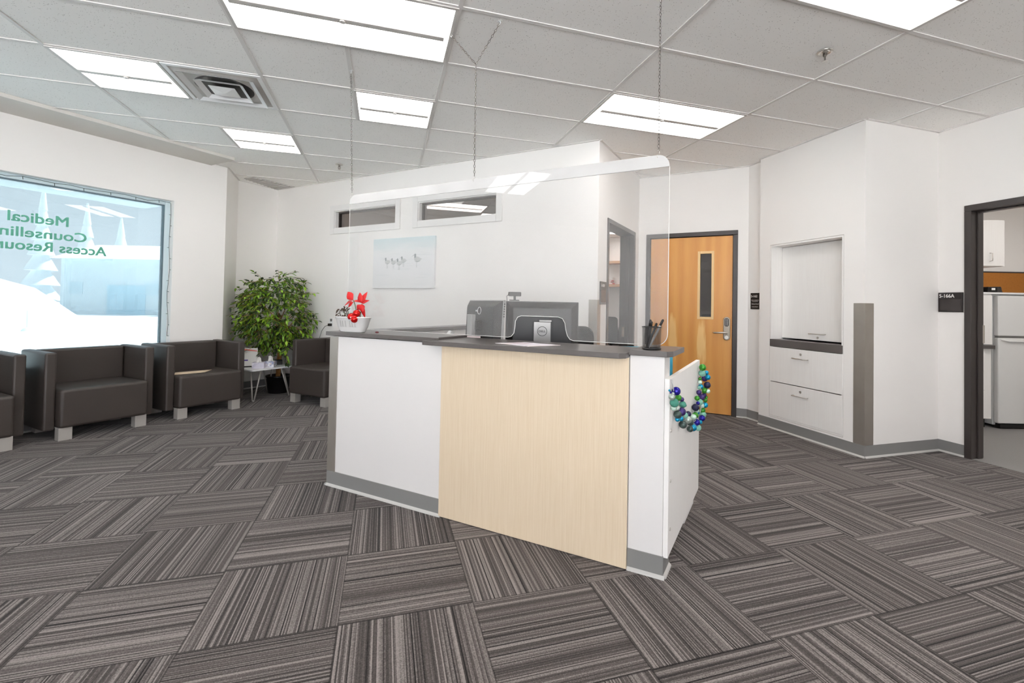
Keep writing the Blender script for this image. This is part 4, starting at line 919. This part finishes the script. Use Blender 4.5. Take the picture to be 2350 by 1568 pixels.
# wire pencil cup with pens
cup = thing('pencil_cup', D(2.090, 0.052, 1.0045), 0, 'round black wire mesh pencil cup on the right end of the counter', 'pencil cup')
mb = MB(); mb.lathe([(0.041, 0.006), (0.043, 0.103)], seg=40); mb.obj('mesh_wall', M['mesh'], cup, flip=False)
mb = MB(); mb.tube([(0.0435*math.cos(a), 0.0435*math.sin(a), 0.104) for a in [2*math.pi*k/32 for k in range(32)]], 0.0022, 6, closed=True); mb.obj('rim', M['black'], cup)
mb = MB(); mb.tube([(0.041*math.cos(a), 0.041*math.sin(a), 0.005) for a in [2*math.pi*k/32 for k in range(32)]], 0.0035, 6, closed=True); mb.cyl((0, 0), 0.040, 0.001, 0.003, 32); mb.obj('cup_base', M['black'], cup)
def pen(p0, p1, label, m1, m2):
    base = Vector(D(2.090, 0.052, 1.0045)); p0 = Vector(p0); p1 = Vector(p1); t = thing('pen', tuple(base+p0), 0, label, 'pen', 'pens in the wire cup'); d = p1-p0
    MB().tube([(0, 0, 0), d*0.08, d*0.45, d*0.8, d], [0.001, 0.0045, 0.0052, 0.0052, 0.0048], 10).obj('barrel', m1, t)
    MB().tube([d*0.80, d*1.0, d*1.03], [0.0056, 0.0056, 0.003], 10).obj('cap', m2, t)
pen((-0.022, -0.015, 0.008), (0.044, -0.022, 0.136), 'silver-banded black pen leaning right in the wire cup', M['silver'], M['black'])
pen((-0.018, 0.012, 0.008), (-0.002, 0.008, 0.134), 'upright black pen in the wire cup, farthest left', M['black'], M['black'])
pen((-0.006, 0.02, 0.008), (0.010, 0.018, 0.126), 'thick black marker upright in the wire cup', M['black'], M['black'])
pen((-0.026, -0.004, 0.008), (0.030, 0.008, 0.118), 'short black pen slanting behind the silver one in the wire cup', M['black'], M['black'])

# monitors (backs turned to the viewer)
MONB = mat('monitor_black_plastic', hexc(30, 27, 26), 0.4, vary=0.08)
def monitor(center, rz, wd, h, zb, label, tilt=0.05, style=0):
    t = thing('computer_monitor', (center[0], center[1], 0.7305), rz, label, 'monitor', 'computer monitors on the desk')
    z0 = zb-0.7305; Mt = Matrix.Translation((0, 0, z0)) @ Matrix.Rotation(-tilt, 4, 'X')
    b = MB(); b.box(-wd/2, wd/2, 0.018, 0.034, 0, h, M=Mt); b.obj('screen_bezel', M['silver'] if style else MONB, t, 0.003)
    MB().box(-wd/2+0.012, wd/2-0.012, 0.0345, 0.036, 0.012, h-0.012, M=Mt).obj('screen', mat('dark_screen', hexc(20, 22, 26), 0.15), t)
    b = MB(); b.raw([(x, y, z) for x, y, z in ((-wd/2+0.004, 0.018, 0.004), (wd/2-0.004, 0.018, 0.004), (wd/2-0.004, 0.018, h-0.004), (-wd/2+0.004, 0.018, h-0.004), (-wd/2+0.05, -0.022, 0.03), (wd/2-0.05, -0.022, 0.03), (wd/2-0.05, -0.022, h-0.045), (-wd/2+0.05, -0.022, h-0.045))],
          [(0, 1, 5, 4), (1, 2, 6, 5), (2, 3, 7, 6), (3, 0, 4, 7), (4, 5, 6, 7), (3, 2, 1, 0)], M=Mt)
    back = b.obj('back_cover', MONB, t, 0.004)
    if not style:
        g2 = MB(); g2.box(-wd/2+0.10, wd/2-0.07, -0.0228, -0.0215, h-0.056, h-0.0535, M=Mt); g2.obj('vent_slot', mat('slot_dark', hexc(12, 11, 11), 0.6), back)
        st = MB(); st.box(-0.056, 0.056, -0.060, -0.040, 0, 0.36); s = st.obj('stand_column', mat('stand_silver', hexc(150, 148, 146), 0.35, metal=0.3), t, 0.002)
        MB().box(-0.02, 0.060, -0.058, -0.022, 0.362, 0.372).obj('stand_hook', M['silver'], s)
        MB().box(-0.14, 0.14, -0.12, 0.10, 0, 0.012).obj('stand_base', M['silver'], t, 0.004)
        lg = MB(); lg.tube([(0.030*math.cos(a), 0, 0.030*math.sin(a)) for a in [2*math.pi*k/32 for k in range(32)]], 0.0016, 5, closed=True); l_ = lg.obj('round_emblem', M['black'], s, loc=(0, -0.0605, 0.300))
        text('emblem_letters', 'DELL', 0.044, 0.013, M['black'], l_, (-0.022, -0.0005, -0.0065), (math.pi/2, 0, 0), fat=0.03)
    else:
        g2 = MB()
        for k in range(8): g2.box(-wd/2+0.05, wd/2-0.05, -0.0235, -0.0215, h-0.055-k*0.010, h-0.053-k*0.010, M=Mt)
        g2.obj('vent_ribs', mat('rib_grey', hexc(62, 60, 60), 0.4), back)
        lg = MB(); lg.tube([(0.024*math.cos(a), 0, 0.024*math.sin(a)) for a in [2*math.pi*k/32 for k in range(32)]], 0.0018, 5, closed=True, M=Mt @ Matrix.Translation((0.0, -0.025, h-0.075)))
        lg.obj('round_emblem', M['white'], back)
        text('emblem_letters', 'DELL', 0.036, 0.010, M['white'], back, (-0.018, -0.030, z0+h-0.08), (math.pi/2-tilt, 0, 0), fat=0.03)
        st = MB(); st.box(-0.035, 0.035, -0.085, -0.055, 0, 0.40); s = st.obj('stand_column', M['silver'], t, 0.003); MB().box(-0.05, 0.05, -0.06, -0.02, 0.30, 0.36).obj('mount_bracket', MONB, t, 0.003)
        MB().box(-0.09, 0.09, -0.11, 0.10, 0, 0.012).obj('stand_base', M['silver'], t, 0.004)
        g2 = MB()
        for k in range(6): g2.box(wd/2-0.001, wd/2+0.0015, 0.022, 0.030, h-0.03-k*0.016, h-0.022-k*0.016, M=Mt)
        g2.obj('side_button', M['black'], t)
    return t
monitor((1.002, 2.950), -0.30, 0.487, 0.325, 0.900, 'large black computer monitor, back turned, silver stand with round emblem, webcam on top')
monitor((0.624, 3.128), -1.30, 0.50, 0.335, 0.895, 'narrow looking black monitor seen obliquely from behind, left of the larger one', style=1)
wc = thing('webcam', (0.822, 2.992, 1.226), -0.30, 'small grey webcam clipped on the top edge of the large monitor', 'webcam')
MB().box(-0.042, 0.042, -0.02, 0.02, 0.030, 0.058).obj('camera_body', M['webgrey'], wc, 0.005); MB().cyl((0, 0), 0.008, 0.006, 0.031, 12).obj('swivel', M['webgrey'], wc)
MB().box(-0.035, 0.03, -0.025, 0.02, 0.0, 0.007).obj('clip', M['webgrey'], wc, 0.002); MB().tube([(-0.04, -0.01, 0.04), (-0.052, -0.015, 0.03), (-0.05, -0.02, 0.0), (-0.045, -0.035, -0.05), (-0.04, -0.03, -0.2)], 0.002, 5).obj('cable', M['black'], wc)
# teal document board, phone, card
tl = thing('teal_divider_board', (1.435, 2.43, 0.7305), -0.30, 'teal plastic board standing behind the right end of the counter', 'board')
MB().wallprism(rrect(-0.185, 0.19, 0.0, 0.238, (0, 0, 0.02, 0.02)), 0, 0.008).obj('board', M['teal'], tl, 0.002); MB().box(-0.12, 0.12, -0.0, 0.06, 0, 0.01).obj('board_foot', M['teal'], tl)
ph = thing('desk_telephone', D(0.70, 0.43, 0.7305), DR+0.4, 'white desk telephone behind the left counter, only its top showing', 'telephone')
MB().raw([(x, y, z) for x in (-0.09, 0.09) for y, z in ((-0.1, 0), (-0.1, 0.16), (0.1, 0.23), (0.1, 0))], [(0, 3, 2, 1), (4, 5, 6, 7), (0, 1, 5, 4), (1, 2, 6, 5), (2, 3, 7, 6), (0, 4, 7, 3)]).obj('phone_body', M['white'], ph, 0.008)
MB().tube([(-0.06, -0.09, 0.20), (-0.06, -0.05, 0.235), (-0.06, 0.05, 0.27), (-0.06, 0.09, 0.255)], [0.022, 0.016, 0.016, 0.022], 10).obj('handset', M['white'], ph)
cd_ = thing('note_card', D(0.885, 0.325, 0.7305), DR+0.2, 'folded pink and white note card standing behind the counter left of the monitors', 'card')
MB().raw([(-0.06, 0, 0), (0.06, 0, 0), (0.06, 0.02, 0.265), (-0.06, 0.02, 0.265), (0.06, 0.05, 0), (-0.06, 0.05, 0)], [(0, 1, 2, 3), (3, 2, 4, 5)]).obj('card', mat('pink_card', hexc(236, 220, 220), 0.8), cd_, flip=False)
# office chair behind the desk
oc2 = thing('office_chair', (1.47, 3.42, 0), -0.25, 'charcoal office chair with rounded back behind the desk, right of the monitor', 'chair')
b = MB().wallprism(rrect(-0.20, 0.115, 0.60, 1.040, (0.05, 0.05, 0.075, 0.075), 8), -0.03, 0.03).obj('backrest', M['blackmatte'], oc2, 0.015, 3)
MB().prism(rrect(-0.25, 0.20, 0.02, 0.46, 0.07), 0.44, 0.52).obj('seat', M['blackmatte'], oc2, 0.02, 3)
MB().cyl((0, 0.25), 0.03, 0.1, 0.44, 16).obj('gas_column', M['black'], oc2); MB().box(-0.05, 0.0, -0.05, 0.2, 0.40, 0.66).obj('back_bracket', M['black'], oc2)
for k in range(5):
    a = 2*math.pi*k/5; e = (0.28*math.cos(a), 0.25+0.28*math.sin(a), 0.06); l_ = MB().tube([(0, 0.25, 0.11), e], [0.022, 0.015], 8).obj('leg', M['black'], oc2)
    MB().cyl((e[0], e[1]), 0.025, 0.0, 0.05, 14).obj('caster', M['black'], l_)

# ------------------------------------------------------------------ bauble garland on the side panel
GB = '2.211,0.84,0.845,0.0206,g;2.205,0.87,0.806,0.0208,m;2.223,0.925,0.805,0.0132,c;2.21,0.944,0.765,0.019,p;2.231,0.925,0.777,0.0168,c;2.194,0.862,0.772,0.0102,g;2.203,0.802,0.76,0.0125,w;2.228,0.925,0.729,0.0207,n;2.199,0.865,0.726,0.0154,c;2.201,0.788,0.73,0.0109,m;2.212,0.925,0.696,0.0206,g;2.231,0.925,0.692,0.0148,w;2.205,0.747,0.709,0.0154,p;2.211,0.925,0.665,0.0151,p;2.204,0.849,0.664,0.0197,p;2.204,0.684,0.686,0.0145,g;2.224,0.925,0.654,0.0088,g;2.218,0.925,0.636,0.013,g;2.208,0.771,0.65,0.018,m;2.217,0.925,0.606,0.0176,c;2.2,0.912,0.603,0.0156,w;2.201,0.739,0.648,0.0108,b;2.204,0.63,0.644,0.0202,n;2.202,0.926,0.572,0.0179,g;2.205,0.665,0.622,0.015,w;2.199,0.717,0.599,0.0153,c;2.205,0.925,0.547,0.0196,m;2.207,0.604,0.606,0.017,g;2.203,0.901,0.529,0.0188,b;2.2,0.586,0.599,0.0161,w;2.202,0.84,0.518,0.0121,c;2.203,0.686,0.549,0.0187,b;2.196,0.683,0.541,0.0121,w;2.208,0.701,0.516,0.0182,m;2.204,0.548,0.55,0.0196,c;2.201,0.468,0.56,0.0168,d;2.208,0.42,0.606,0.0179,d;2.204,0.367,0.631,0.0203,s;2.203,0.236,0.634,0.0193,d;2.205,0.377,0.657,0.0149,n;2.2,0.306,0.664,0.0159,m;2.197,0.215,0.666,0.0128,c;2.201,0.102,0.686,0.011,c;2.202,0.1,0.709,0.0183,d;2.204,0.19,0.705,0.0202,p;2.201,0.099,0.737,0.011,s;2.196,0.032,0.75,0.0119,w;2.201,0.237,0.73,0.0167,t;2.21,-0.025,0.785,0.0196,t;2.196,0.237,0.754,0.0116,p;2.199,0.134,0.78,0.0148,g;2.204,-0.051,0.814,0.0142,s;2.204,0.048,0.824,0.0195,b;2.193,0.022,0.814,0.0095,s;2.195,-0.057,0.842,0.005,c;2.189,0.002,0.824,0.0052,b;2.192,0.358,0.703,0.0081,t'
BC = {'g': ((58, 140, 40), 0.3, 0.3), 'm': ((128, 184, 166), 0.6, 0.1), 'c': ((20, 150, 190), 0.25, 0.5), 'p': ((62, 44, 110), 0.4, 0.4), 'n': ((34, 36, 70), 0.5, 0.3), 'w': ((196, 222, 208), 0.4, 0.2), 'b': ((36, 30, 150), 0.12, 0.5), 'd': ((72, 88, 84), 0.35, 0.5), 's': ((176, 188, 180), 0.3, 0.6), 't': ((70, 140, 122), 0.7, 0.1)}
BM = {k: mat('bauble_'+k, hexc(*v[0]), v[1], metal=v[2], vary=0.12, vscale=40) for k, v in BC.items()}
ga = thing('bauble_garland', D(2.184, 0.0, 0.5), DR, 'swag of blue, green and purple baubles hung on the white side panel of the desk', 'garland')
cname = {'g': 'green', 'm': 'mint', 'c': 'cyan', 'p': 'purple', 'n': 'navy', 'w': 'pale', 'b': 'royal blue', 'd': 'dark grey green', 's': 'silver', 't': 'teal'}
balls = []
for q in GB.split(';'):
    s, t, z, r, c = q.split(','); s, t, z, r = float(s), float(t), float(z), float(r); s = max(s, 2.184+r) if t < 0.93 else s
    balls.append((s-2.184, t, z-0.5)); o = MB().ball((0, 0, 0), r, 18, 12).obj('bauble', BM[c], ga, loc=(s-2.184, t, z-0.5)); lab(o, cname[c]+' bauble')
mb = MB(); mb.tube([(0.008, -0.0, 0.38), (0.012, 0.03, 0.33), (0.014, 0.10, 0.24), (0.015, 0.2, 0.19), (0.015, 0.35, 0.13), (0.015, 0.5, 0.08), (0.015, 0.7, 0.06), (0.015, 0.87, 0.08), (0.015, 0.90, 0.15), (0.015, 0.88, 0.25), (0.012, 0.86, 0.36)], 0.003, 6)
mb.obj('garland_cord', M['silver'], ga)

# ------------------------------------------------------------------ window lettering and string lights
wtext('Medical', 2.655, 0.394, 1.858, 0.088, 'window_lettering')
wtext('Counselling', 2.845, 0.640, 1.700, 0.112, 'window_lettering')
wtext('Access Resources', 3.065, 0.905, 1.610, 0.086, 'window_lettering')
sl = thing('string_lights', at(0, 1.10), ang(0), 'dark wire string of tiny unlit lights draped along the window top and right side', 'string lights')
pts = []; n = 34
for k in range(n+1):
    x = LW-0.02-(LW-0.05)*k/n; pts.append((x, 0.045, 2.245+0.006*math.sin(k*1.9)-(0.010 if k % 5 == 2 else 0)))
side = [(LW-0.018+0.007*math.sin(k*1.3), 0.03+0.006*math.sin(k), 2.235-k*0.12) for k in range(0, 13)]
MB().tube(side[::-1]+pts, 0.0022, 5).obj('wire', M['greywire'], sl)
for k, p in enumerate(side[1:]+pts[1::2]):
    s = (1 if k % 3 else -1); e = (p[0]+s*0.018, p[1], p[2]-0.002) if k < 12 else (p[0]+0.002, p[1], p[2]-0.026)
    MB().tube([p, e], [0.0028, 0.0022], 5).obj('tiny_bulb', M['greywire'], sl)

# ------------------------------------------------------------------ office seen through the doorway
oa = ang(3)
def off(a, b): return (a, b)
def shelf(s, z, L, label):
    p = Vector(PO[3]); d = (Vector(PO[2])-p).normalized(); n = Vector((-d.y, d.x)); q = p+d*s-n*0.26
    t = thing('wall_shelf', (q.x, q.y, z), math.atan2(d.y, d.x), label, 'shelf', 'wooden office shelves'); MB().box(0, L, 0, 0.258, -0.055, 0).obj('board', M['shelfwood'], t, 0.002)
    for x in (0.3, L-0.3): MB().box(x, x+0.02, 0.02, 0.258, -0.14, -0.055).obj('bracket', M['white'], t)
    return q, d, n, t
q, d, n_, _ = shelf(2.0, 2.215, 2.4, 'upper light wood shelf seen through the open office doorway')
q, d, n_, _ = shelf(2.0, 1.695, 2.4, 'lower light wood shelf carrying books, seen through the open office doorway')
for k, (x0, z0, wd, hh, c, lb) in enumerate(((2.72, 1.696, 0.36, 0.035, (200, 60, 60), 'red book lying at the bottom of the stack on the office shelf'), (2.74, 1.732, 0.30, 0.03, (226, 190, 186), 'pink book second in the stack on the office shelf'), (2.73, 1.763, 0.33, 0.03, (200, 72, 66), 'red and white book third in the stack on the office shelf'), (2.72, 1.794, 0.36, 0.06, (226, 224, 220), 'white book topmost of the stack on the office shelf'))):
    p = Vector(PO[3])+d*x0-n_*0.22; t = thing('book', (p.x, p.y, z0), math.atan2(d.y, d.x), lb, 'book', 'stacked office books')
    MB().box(0, wd, 0, 0.18, 0, hh).obj('cover', mat('book_cover', hexc(*c), 0.6), t, 0.002); MB().box(0.004, wd-0.004, -0.001, 0.17, 0.005, hh-0.005).obj('pages', M['paper'], t)
p = Vector(PO[3])+d*2.55-n_*1.0
de = thing('office_desk', (p.x, p.y, 0), math.atan2(d.y, d.x), 'dark office desk with papers in the room past the doorway', 'desk')
MB().box(0, 1.6, 0, 0.8, 0.70, 0.74).obj('desktop', M['slate'], de); MB().box(0.0, 0.03, 0.02, 0.78, 0, 0.7).obj('desk_side', M['black'], de); MB().box(1.57, 1.6, 0.02, 0.78, 0, 0.7).obj('desk_side', M['black'], de)
MB().box(0.1, 1.5, 0.05, 0.10, 0.1, 0.7).obj('modesty_panel', M['black'], de)
ob = thing('orange_box', (p.x+d.x*0.42-n_.x*-0.3, p.y+d.y*0.42-n_.y*-0.3, 0.7405), 0.2, 'small orange and white box on the office desk', 'box'); MB().box(-0.06, 0.06, -0.05, 0.05, 0, 0.12).obj('carton', mat('orange_card', hexc(226, 130, 70), 0.6), ob); MB().box(-0.05, 0.05, -0.04, 0.04, 0.12, 0.16).obj('lid', M['paper'], ob)
p2 = Vector((3.82, 7.42)); ch2 = thing('office_chair', (p2.x, p2.y, 0), -0.4, 'grey office chair inside the room past the open doorway', 'chair')
MB().wallprism(rrect(-0.25, 0.09, 0.55, 1.02, (0.03, 0.03, 0.06, 0.09), 8), -0.03, 0.03).obj('backrest', M['blackmatte'], ch2, 0.012, 3); MB().prism(rrect(-0.25, 0.2, 0.03, 0.45, 0.06), 0.43, 0.50).obj('seat', M['blackmatte'], ch2, 0.012, 3); MB().cyl((0, 0.24), 0.03, 0.03, 0.43, 14).obj('gas_column', M['black'], ch2); MB().cyl((0, 0.24), 0.25, 0.0, 0.04, 20, r2=0.05).obj('chair_base', M['black'], ch2); MB().box(-0.05, 0, -0.03, 0.15, 0.4, 0.6).obj('back_bracket', M['black'], ch2)

# ------------------------------------------------------------------ kitchenette past the right doorway
KO = Vector((6.087, 3.237)); KR = -0.3017
def K(x, y, z=0.0): c, s = math.cos(KR), math.sin(KR); return (KO.x+x*c-y*s, KO.y+x*s+y*c, z)
wk = MB().box(-1.6, 2.6, 0.70, 0.78, 0, CE).obj('wall_kitchen_back', M['wall'], loc=K(0, 0), rot=(0, 0, KR)); struct(wk)
fr = thing('refrigerator', K(0.032, 0.0), KR, 'white two-door refrigerator in the kitchenette', 'refrigerator')
MB().box(0.0, 0.70, 0.055, 0.66, 0.03, 1.40).obj('fridge_body', M['appliance'], fr, 0.006)
MB().box(0.0, 0.70, -0.005, 0.052, 0.055, 0.945).obj('lower_door', M['appliance'], fr, 0.012, 3); ud_ = MB().box(0.0, 0.70, -0.005, 0.052, 0.965, 1.385).obj('upper_door', M['appliance'], fr, 0.012, 3)
MB().tube([(0.03, -0.004, 0.925), (0.10, -0.014, 0.912), (0.35, -0.018, 0.908), (0.62, -0.014, 0.912), (0.68, -0.004, 0.925)], 0.008, 8).obj('door_handle', M['appliance'], fr)
MB().box(0.02, 0.68, 0.01, 0.05, 0.946, 0.964).obj('door_gap', mat('gap_grey', hexc(120, 118, 116), 0.5), fr); MB().box(0.02, 0.68, -0.002, 0.05, 0.012, 0.05).obj('kick_grille', M['black'], fr)
for x in (0.06, 0.64): MB().cyl((x, 0.1), 0.02, 0, 0.03, 12).obj('foot', M['black'], fr)
bcab = thing('base_cabinet', K(-0.75, 0.0), KR, 'white kitchenette base cabinet with drawers left of the refrigerator', 'cabinet')
MB().box(0, 0.73, 0.02, 0.66, 0.10, 0.83).obj('cabinet_body', M['laminate_white'], bcab); MB().box(0.02, 0.70, 0.06, 0.6, 0, 0.10).obj('toe_kick', M['black'], bcab)
for z0, z1 in ((0.105, 0.40), (0.405, 0.60), (0.605, 0.815)): MB().box(0.005, 0.655, 0.0, 0.02, z0, z1).obj('drawer', M['laminate_white'], bcab, 0.002)
ctp = MB().box(0, 0.735, -0.02, 0.66, 0, 0.035).obj('kitchen_countertop', M['slate'], loc=K(-0.75, 0.0, 0.8305), rot=(0, 0, KR)); tag(ctp, 'dark grey kitchenette countertop left of the refrigerator', 'countertop')
hu = thing('tall_white_cupboard', K(-0.75, 0.02, 0.866), KR, 'white cupboard standing on the kitchenette countertop', 'cupboard'); MB().box(0, 0.735, 0, 0.60, 0, 0.535).obj('cupboard_body', M['laminate_white'], hu, 0.002); MB().box(0.01, 0.36, -0.018, 0, 0.01, 0.52).obj('door', M['laminate_white'], hu, 0.002); MB().box(0.37, 0.725, -0.018, 0, 0.01, 0.52).obj('door', M['laminate_white'], hu, 0.002)
st = MB().box(-0.75, 0.75, -0.005, 0.62, 0, 0.018).obj('top_shelf', M['white'], loc=K(0, 0, 1.402), rot=(0, 0, KR)); tag(st, 'thin white board lying across the refrigerator and cupboard tops', 'shelf')
uc = thing('wall_cabinet', K(-0.75, 0.0, 1.695), KR, 'white upper kitchenette cabinet with a steel handle', 'cabinet')
MB().box(0, 0.872, 0.018, 0.695, 0, 0.485).obj('cabinet_body', M['laminate_white'], uc, 0.002)
for x0, x1 in ((0.002, 0.40), (0.404, 0.838)):
    dd = MB().box(x0, x1, 0.0, 0.018, 0.002, 0.483).obj('door', M['laminate_white'], uc, 0.002)
    if x0 > 0.2: MB().tube([(0.70, 0, 0.05), (0.70, -0.028, 0.055), (0.70, -0.030, 0.13), (0.70, 0, 0.135)], 0.004, 6).obj('handle', M['chrome'], dd)
cb = thing('cork_board', K(0.0-0.6, 0.699, 1.43), KR, 'orange brown cork board on the kitchenette wall above the refrigerator', 'board')
MB().box(0, 1.9, -0.012, 0, 0, 0.255).obj('cork', M['cork'], cb); MB().box(0, 1.9, -0.016, 0, 0.255, 0.27).obj('board_trim', M['darkframe'], cb)
rd = thing('black_radio', K(0.03, 0.10, 1.4205), KR, 'black device with a white sticker and slotted end on the refrigerator', 'radio')
MB().wallprism([(-0.01, 0), (0.155, 0), (0.135, 0.066), (0.0, 0.062)], 0, 0.12).obj('case', M['black'], rd, 0.003); MB().box(0.035, 0.072, -0.002, 0, 0.028, 0.05).obj('sticker', M['paper'], rd)
for k in range(4): MB().box(0.098+k*0.012, 0.102+k*0.012, -0.003, 0, 0.008, 0.055).obj('slot', M['slate'], rd)
sp_ = thing('black_speaker', K(-0.105, 0.25, 1.4205), KR, 'tall dark box standing behind the slotted device on the refrigerator', 'speaker'); MB().box(0, 0.13, 0, 0.12, 0, 0.14).obj('case', M['slate'], sp_, 0.004); MB().box(0.01, 0.12, -0.002, 0, 0.01, 0.13).obj('speaker_front', M['black'], sp_)

# ------------------------------------------------------------------ winter street outside the window
gnd = MB().raw([(-160, -80, -0.3), (60, -80, -0.3), (60, 160, -0.3), (-160, 160, -0.3)], [(0, 1, 2, 3)]).obj('ground_snow', M['snow'], flip=False); tag(gnd, 'snow covered ground outside the window', 'snow', kind='stuff')
ev = MB().box(0.3, 4.9, 0.16, 1.25, 2.33, 2.5).obj('trim_3', M['eave'], loc=(PA[0][0], PA[0][1], 0), rot=(0, 0, math.pi/4)); struct(ev)
def house(loc, rz, L, Dp, h, rh, label, name='house', garage=None):
    t = thing(name, loc, rz, label, 'house')
    MB().box(0, L, 0, Dp, 0, h).obj('house_walls', M['siding'], t)
    MB().raw([(x, y, z) for x in (-0.5, L+0.5) for y, z in ((-0.6, h-0.1), (Dp/2, h+rh), (Dp+0.6, h-0.1), (Dp/2, h-0.05))], [(0, 1, 5, 4), (1, 2, 6, 5), (0, 3, 2, 1), (4, 5, 6, 7), (0, 4, 7, 3), (3, 7, 6, 2)]).obj('snowy_roof', M['snow'], t)
    if garage: MB().box(garage[0], garage[1], -0.05, 0, 0, garage[2]).obj('garage_door', mat('garage_blue', hexc(170, 205, 220), 0.8), t)
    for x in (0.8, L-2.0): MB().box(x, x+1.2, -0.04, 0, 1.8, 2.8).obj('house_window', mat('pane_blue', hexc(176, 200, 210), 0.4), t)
house((-27.5, 52.2, -0.3), -0.30, 9.5, 8, 5.0, 1.6, 'pale snow-roofed house across the street seen through the window', garage=(4.2, 7.6, 2.6))
house((-17.2, 48.0, -0.3), -0.30, 6.0, 8, 3.6, 1.2, 'lower snow-roofed building at the right of the window view')
sb = MB(); n = 10; vs = []; fs = []
for i in range(n+1):
    for j in range(7):
        x = -12+12.0*i/n; y = -3+6*j/6; hgt = 3.1*max(0, 1-((y)/3.1)**2)*min(1, (n-i)/1.3)*(0.9+0.1*math.sin(i*1.7+j)); vs.append((x, y, hgt))
for i in range(n):
    for j in range(6): a = i*7+j; fs.append((a, a+7, a+8, a+1))
sbo = sb.raw(vs, fs, True).obj('snow_bank', M['snow'], loc=(-18.0, 32.3, -0.35), rot=(0, 0, -0.30), flip=False); tag(sbo, 'large white snow bank outside at the left of the window view', 'snow bank')
for k, (x, y, h) in enumerate(((-41, 74, 15), (-36.5, 74, 13), (-32, 72, 11))):
    t = thing('conifer', (x, y, -0.3), 0, ('leftmost', 'middle', 'rightmost')[k]+' hazy conifer rising behind the snow-roofed house', 'tree', 'conifers behind the house')
    mb = MB()
    for i in range(7): r = 2.1*(1-i/7.5); mb.cyl((0, 0), r, 1+h*i/8, 1+h*(i+1.7)/8, 12, r2=0.1)
    mb.obj('foliage', M['winterdark'], t); MB().cyl((0, 0), 0.2, 0, 1.5, 8).obj('trunk', M['bark'], t)
sk = thing('snow_marker', (-14.5, 25.46, -0.3), 0, 'small dark marker poking out of the snow outside', 'marker'); MB().cyl((0, 0), 0.02, 0, 0.9, 8).obj('stake', M['winterdark'], sk); MB().lathe([(0.20, 0), (0.14, 0.1), (0.06, 0.16), (0, 0.17)], seg=12).obj('mound', M['winterdark'], sk)
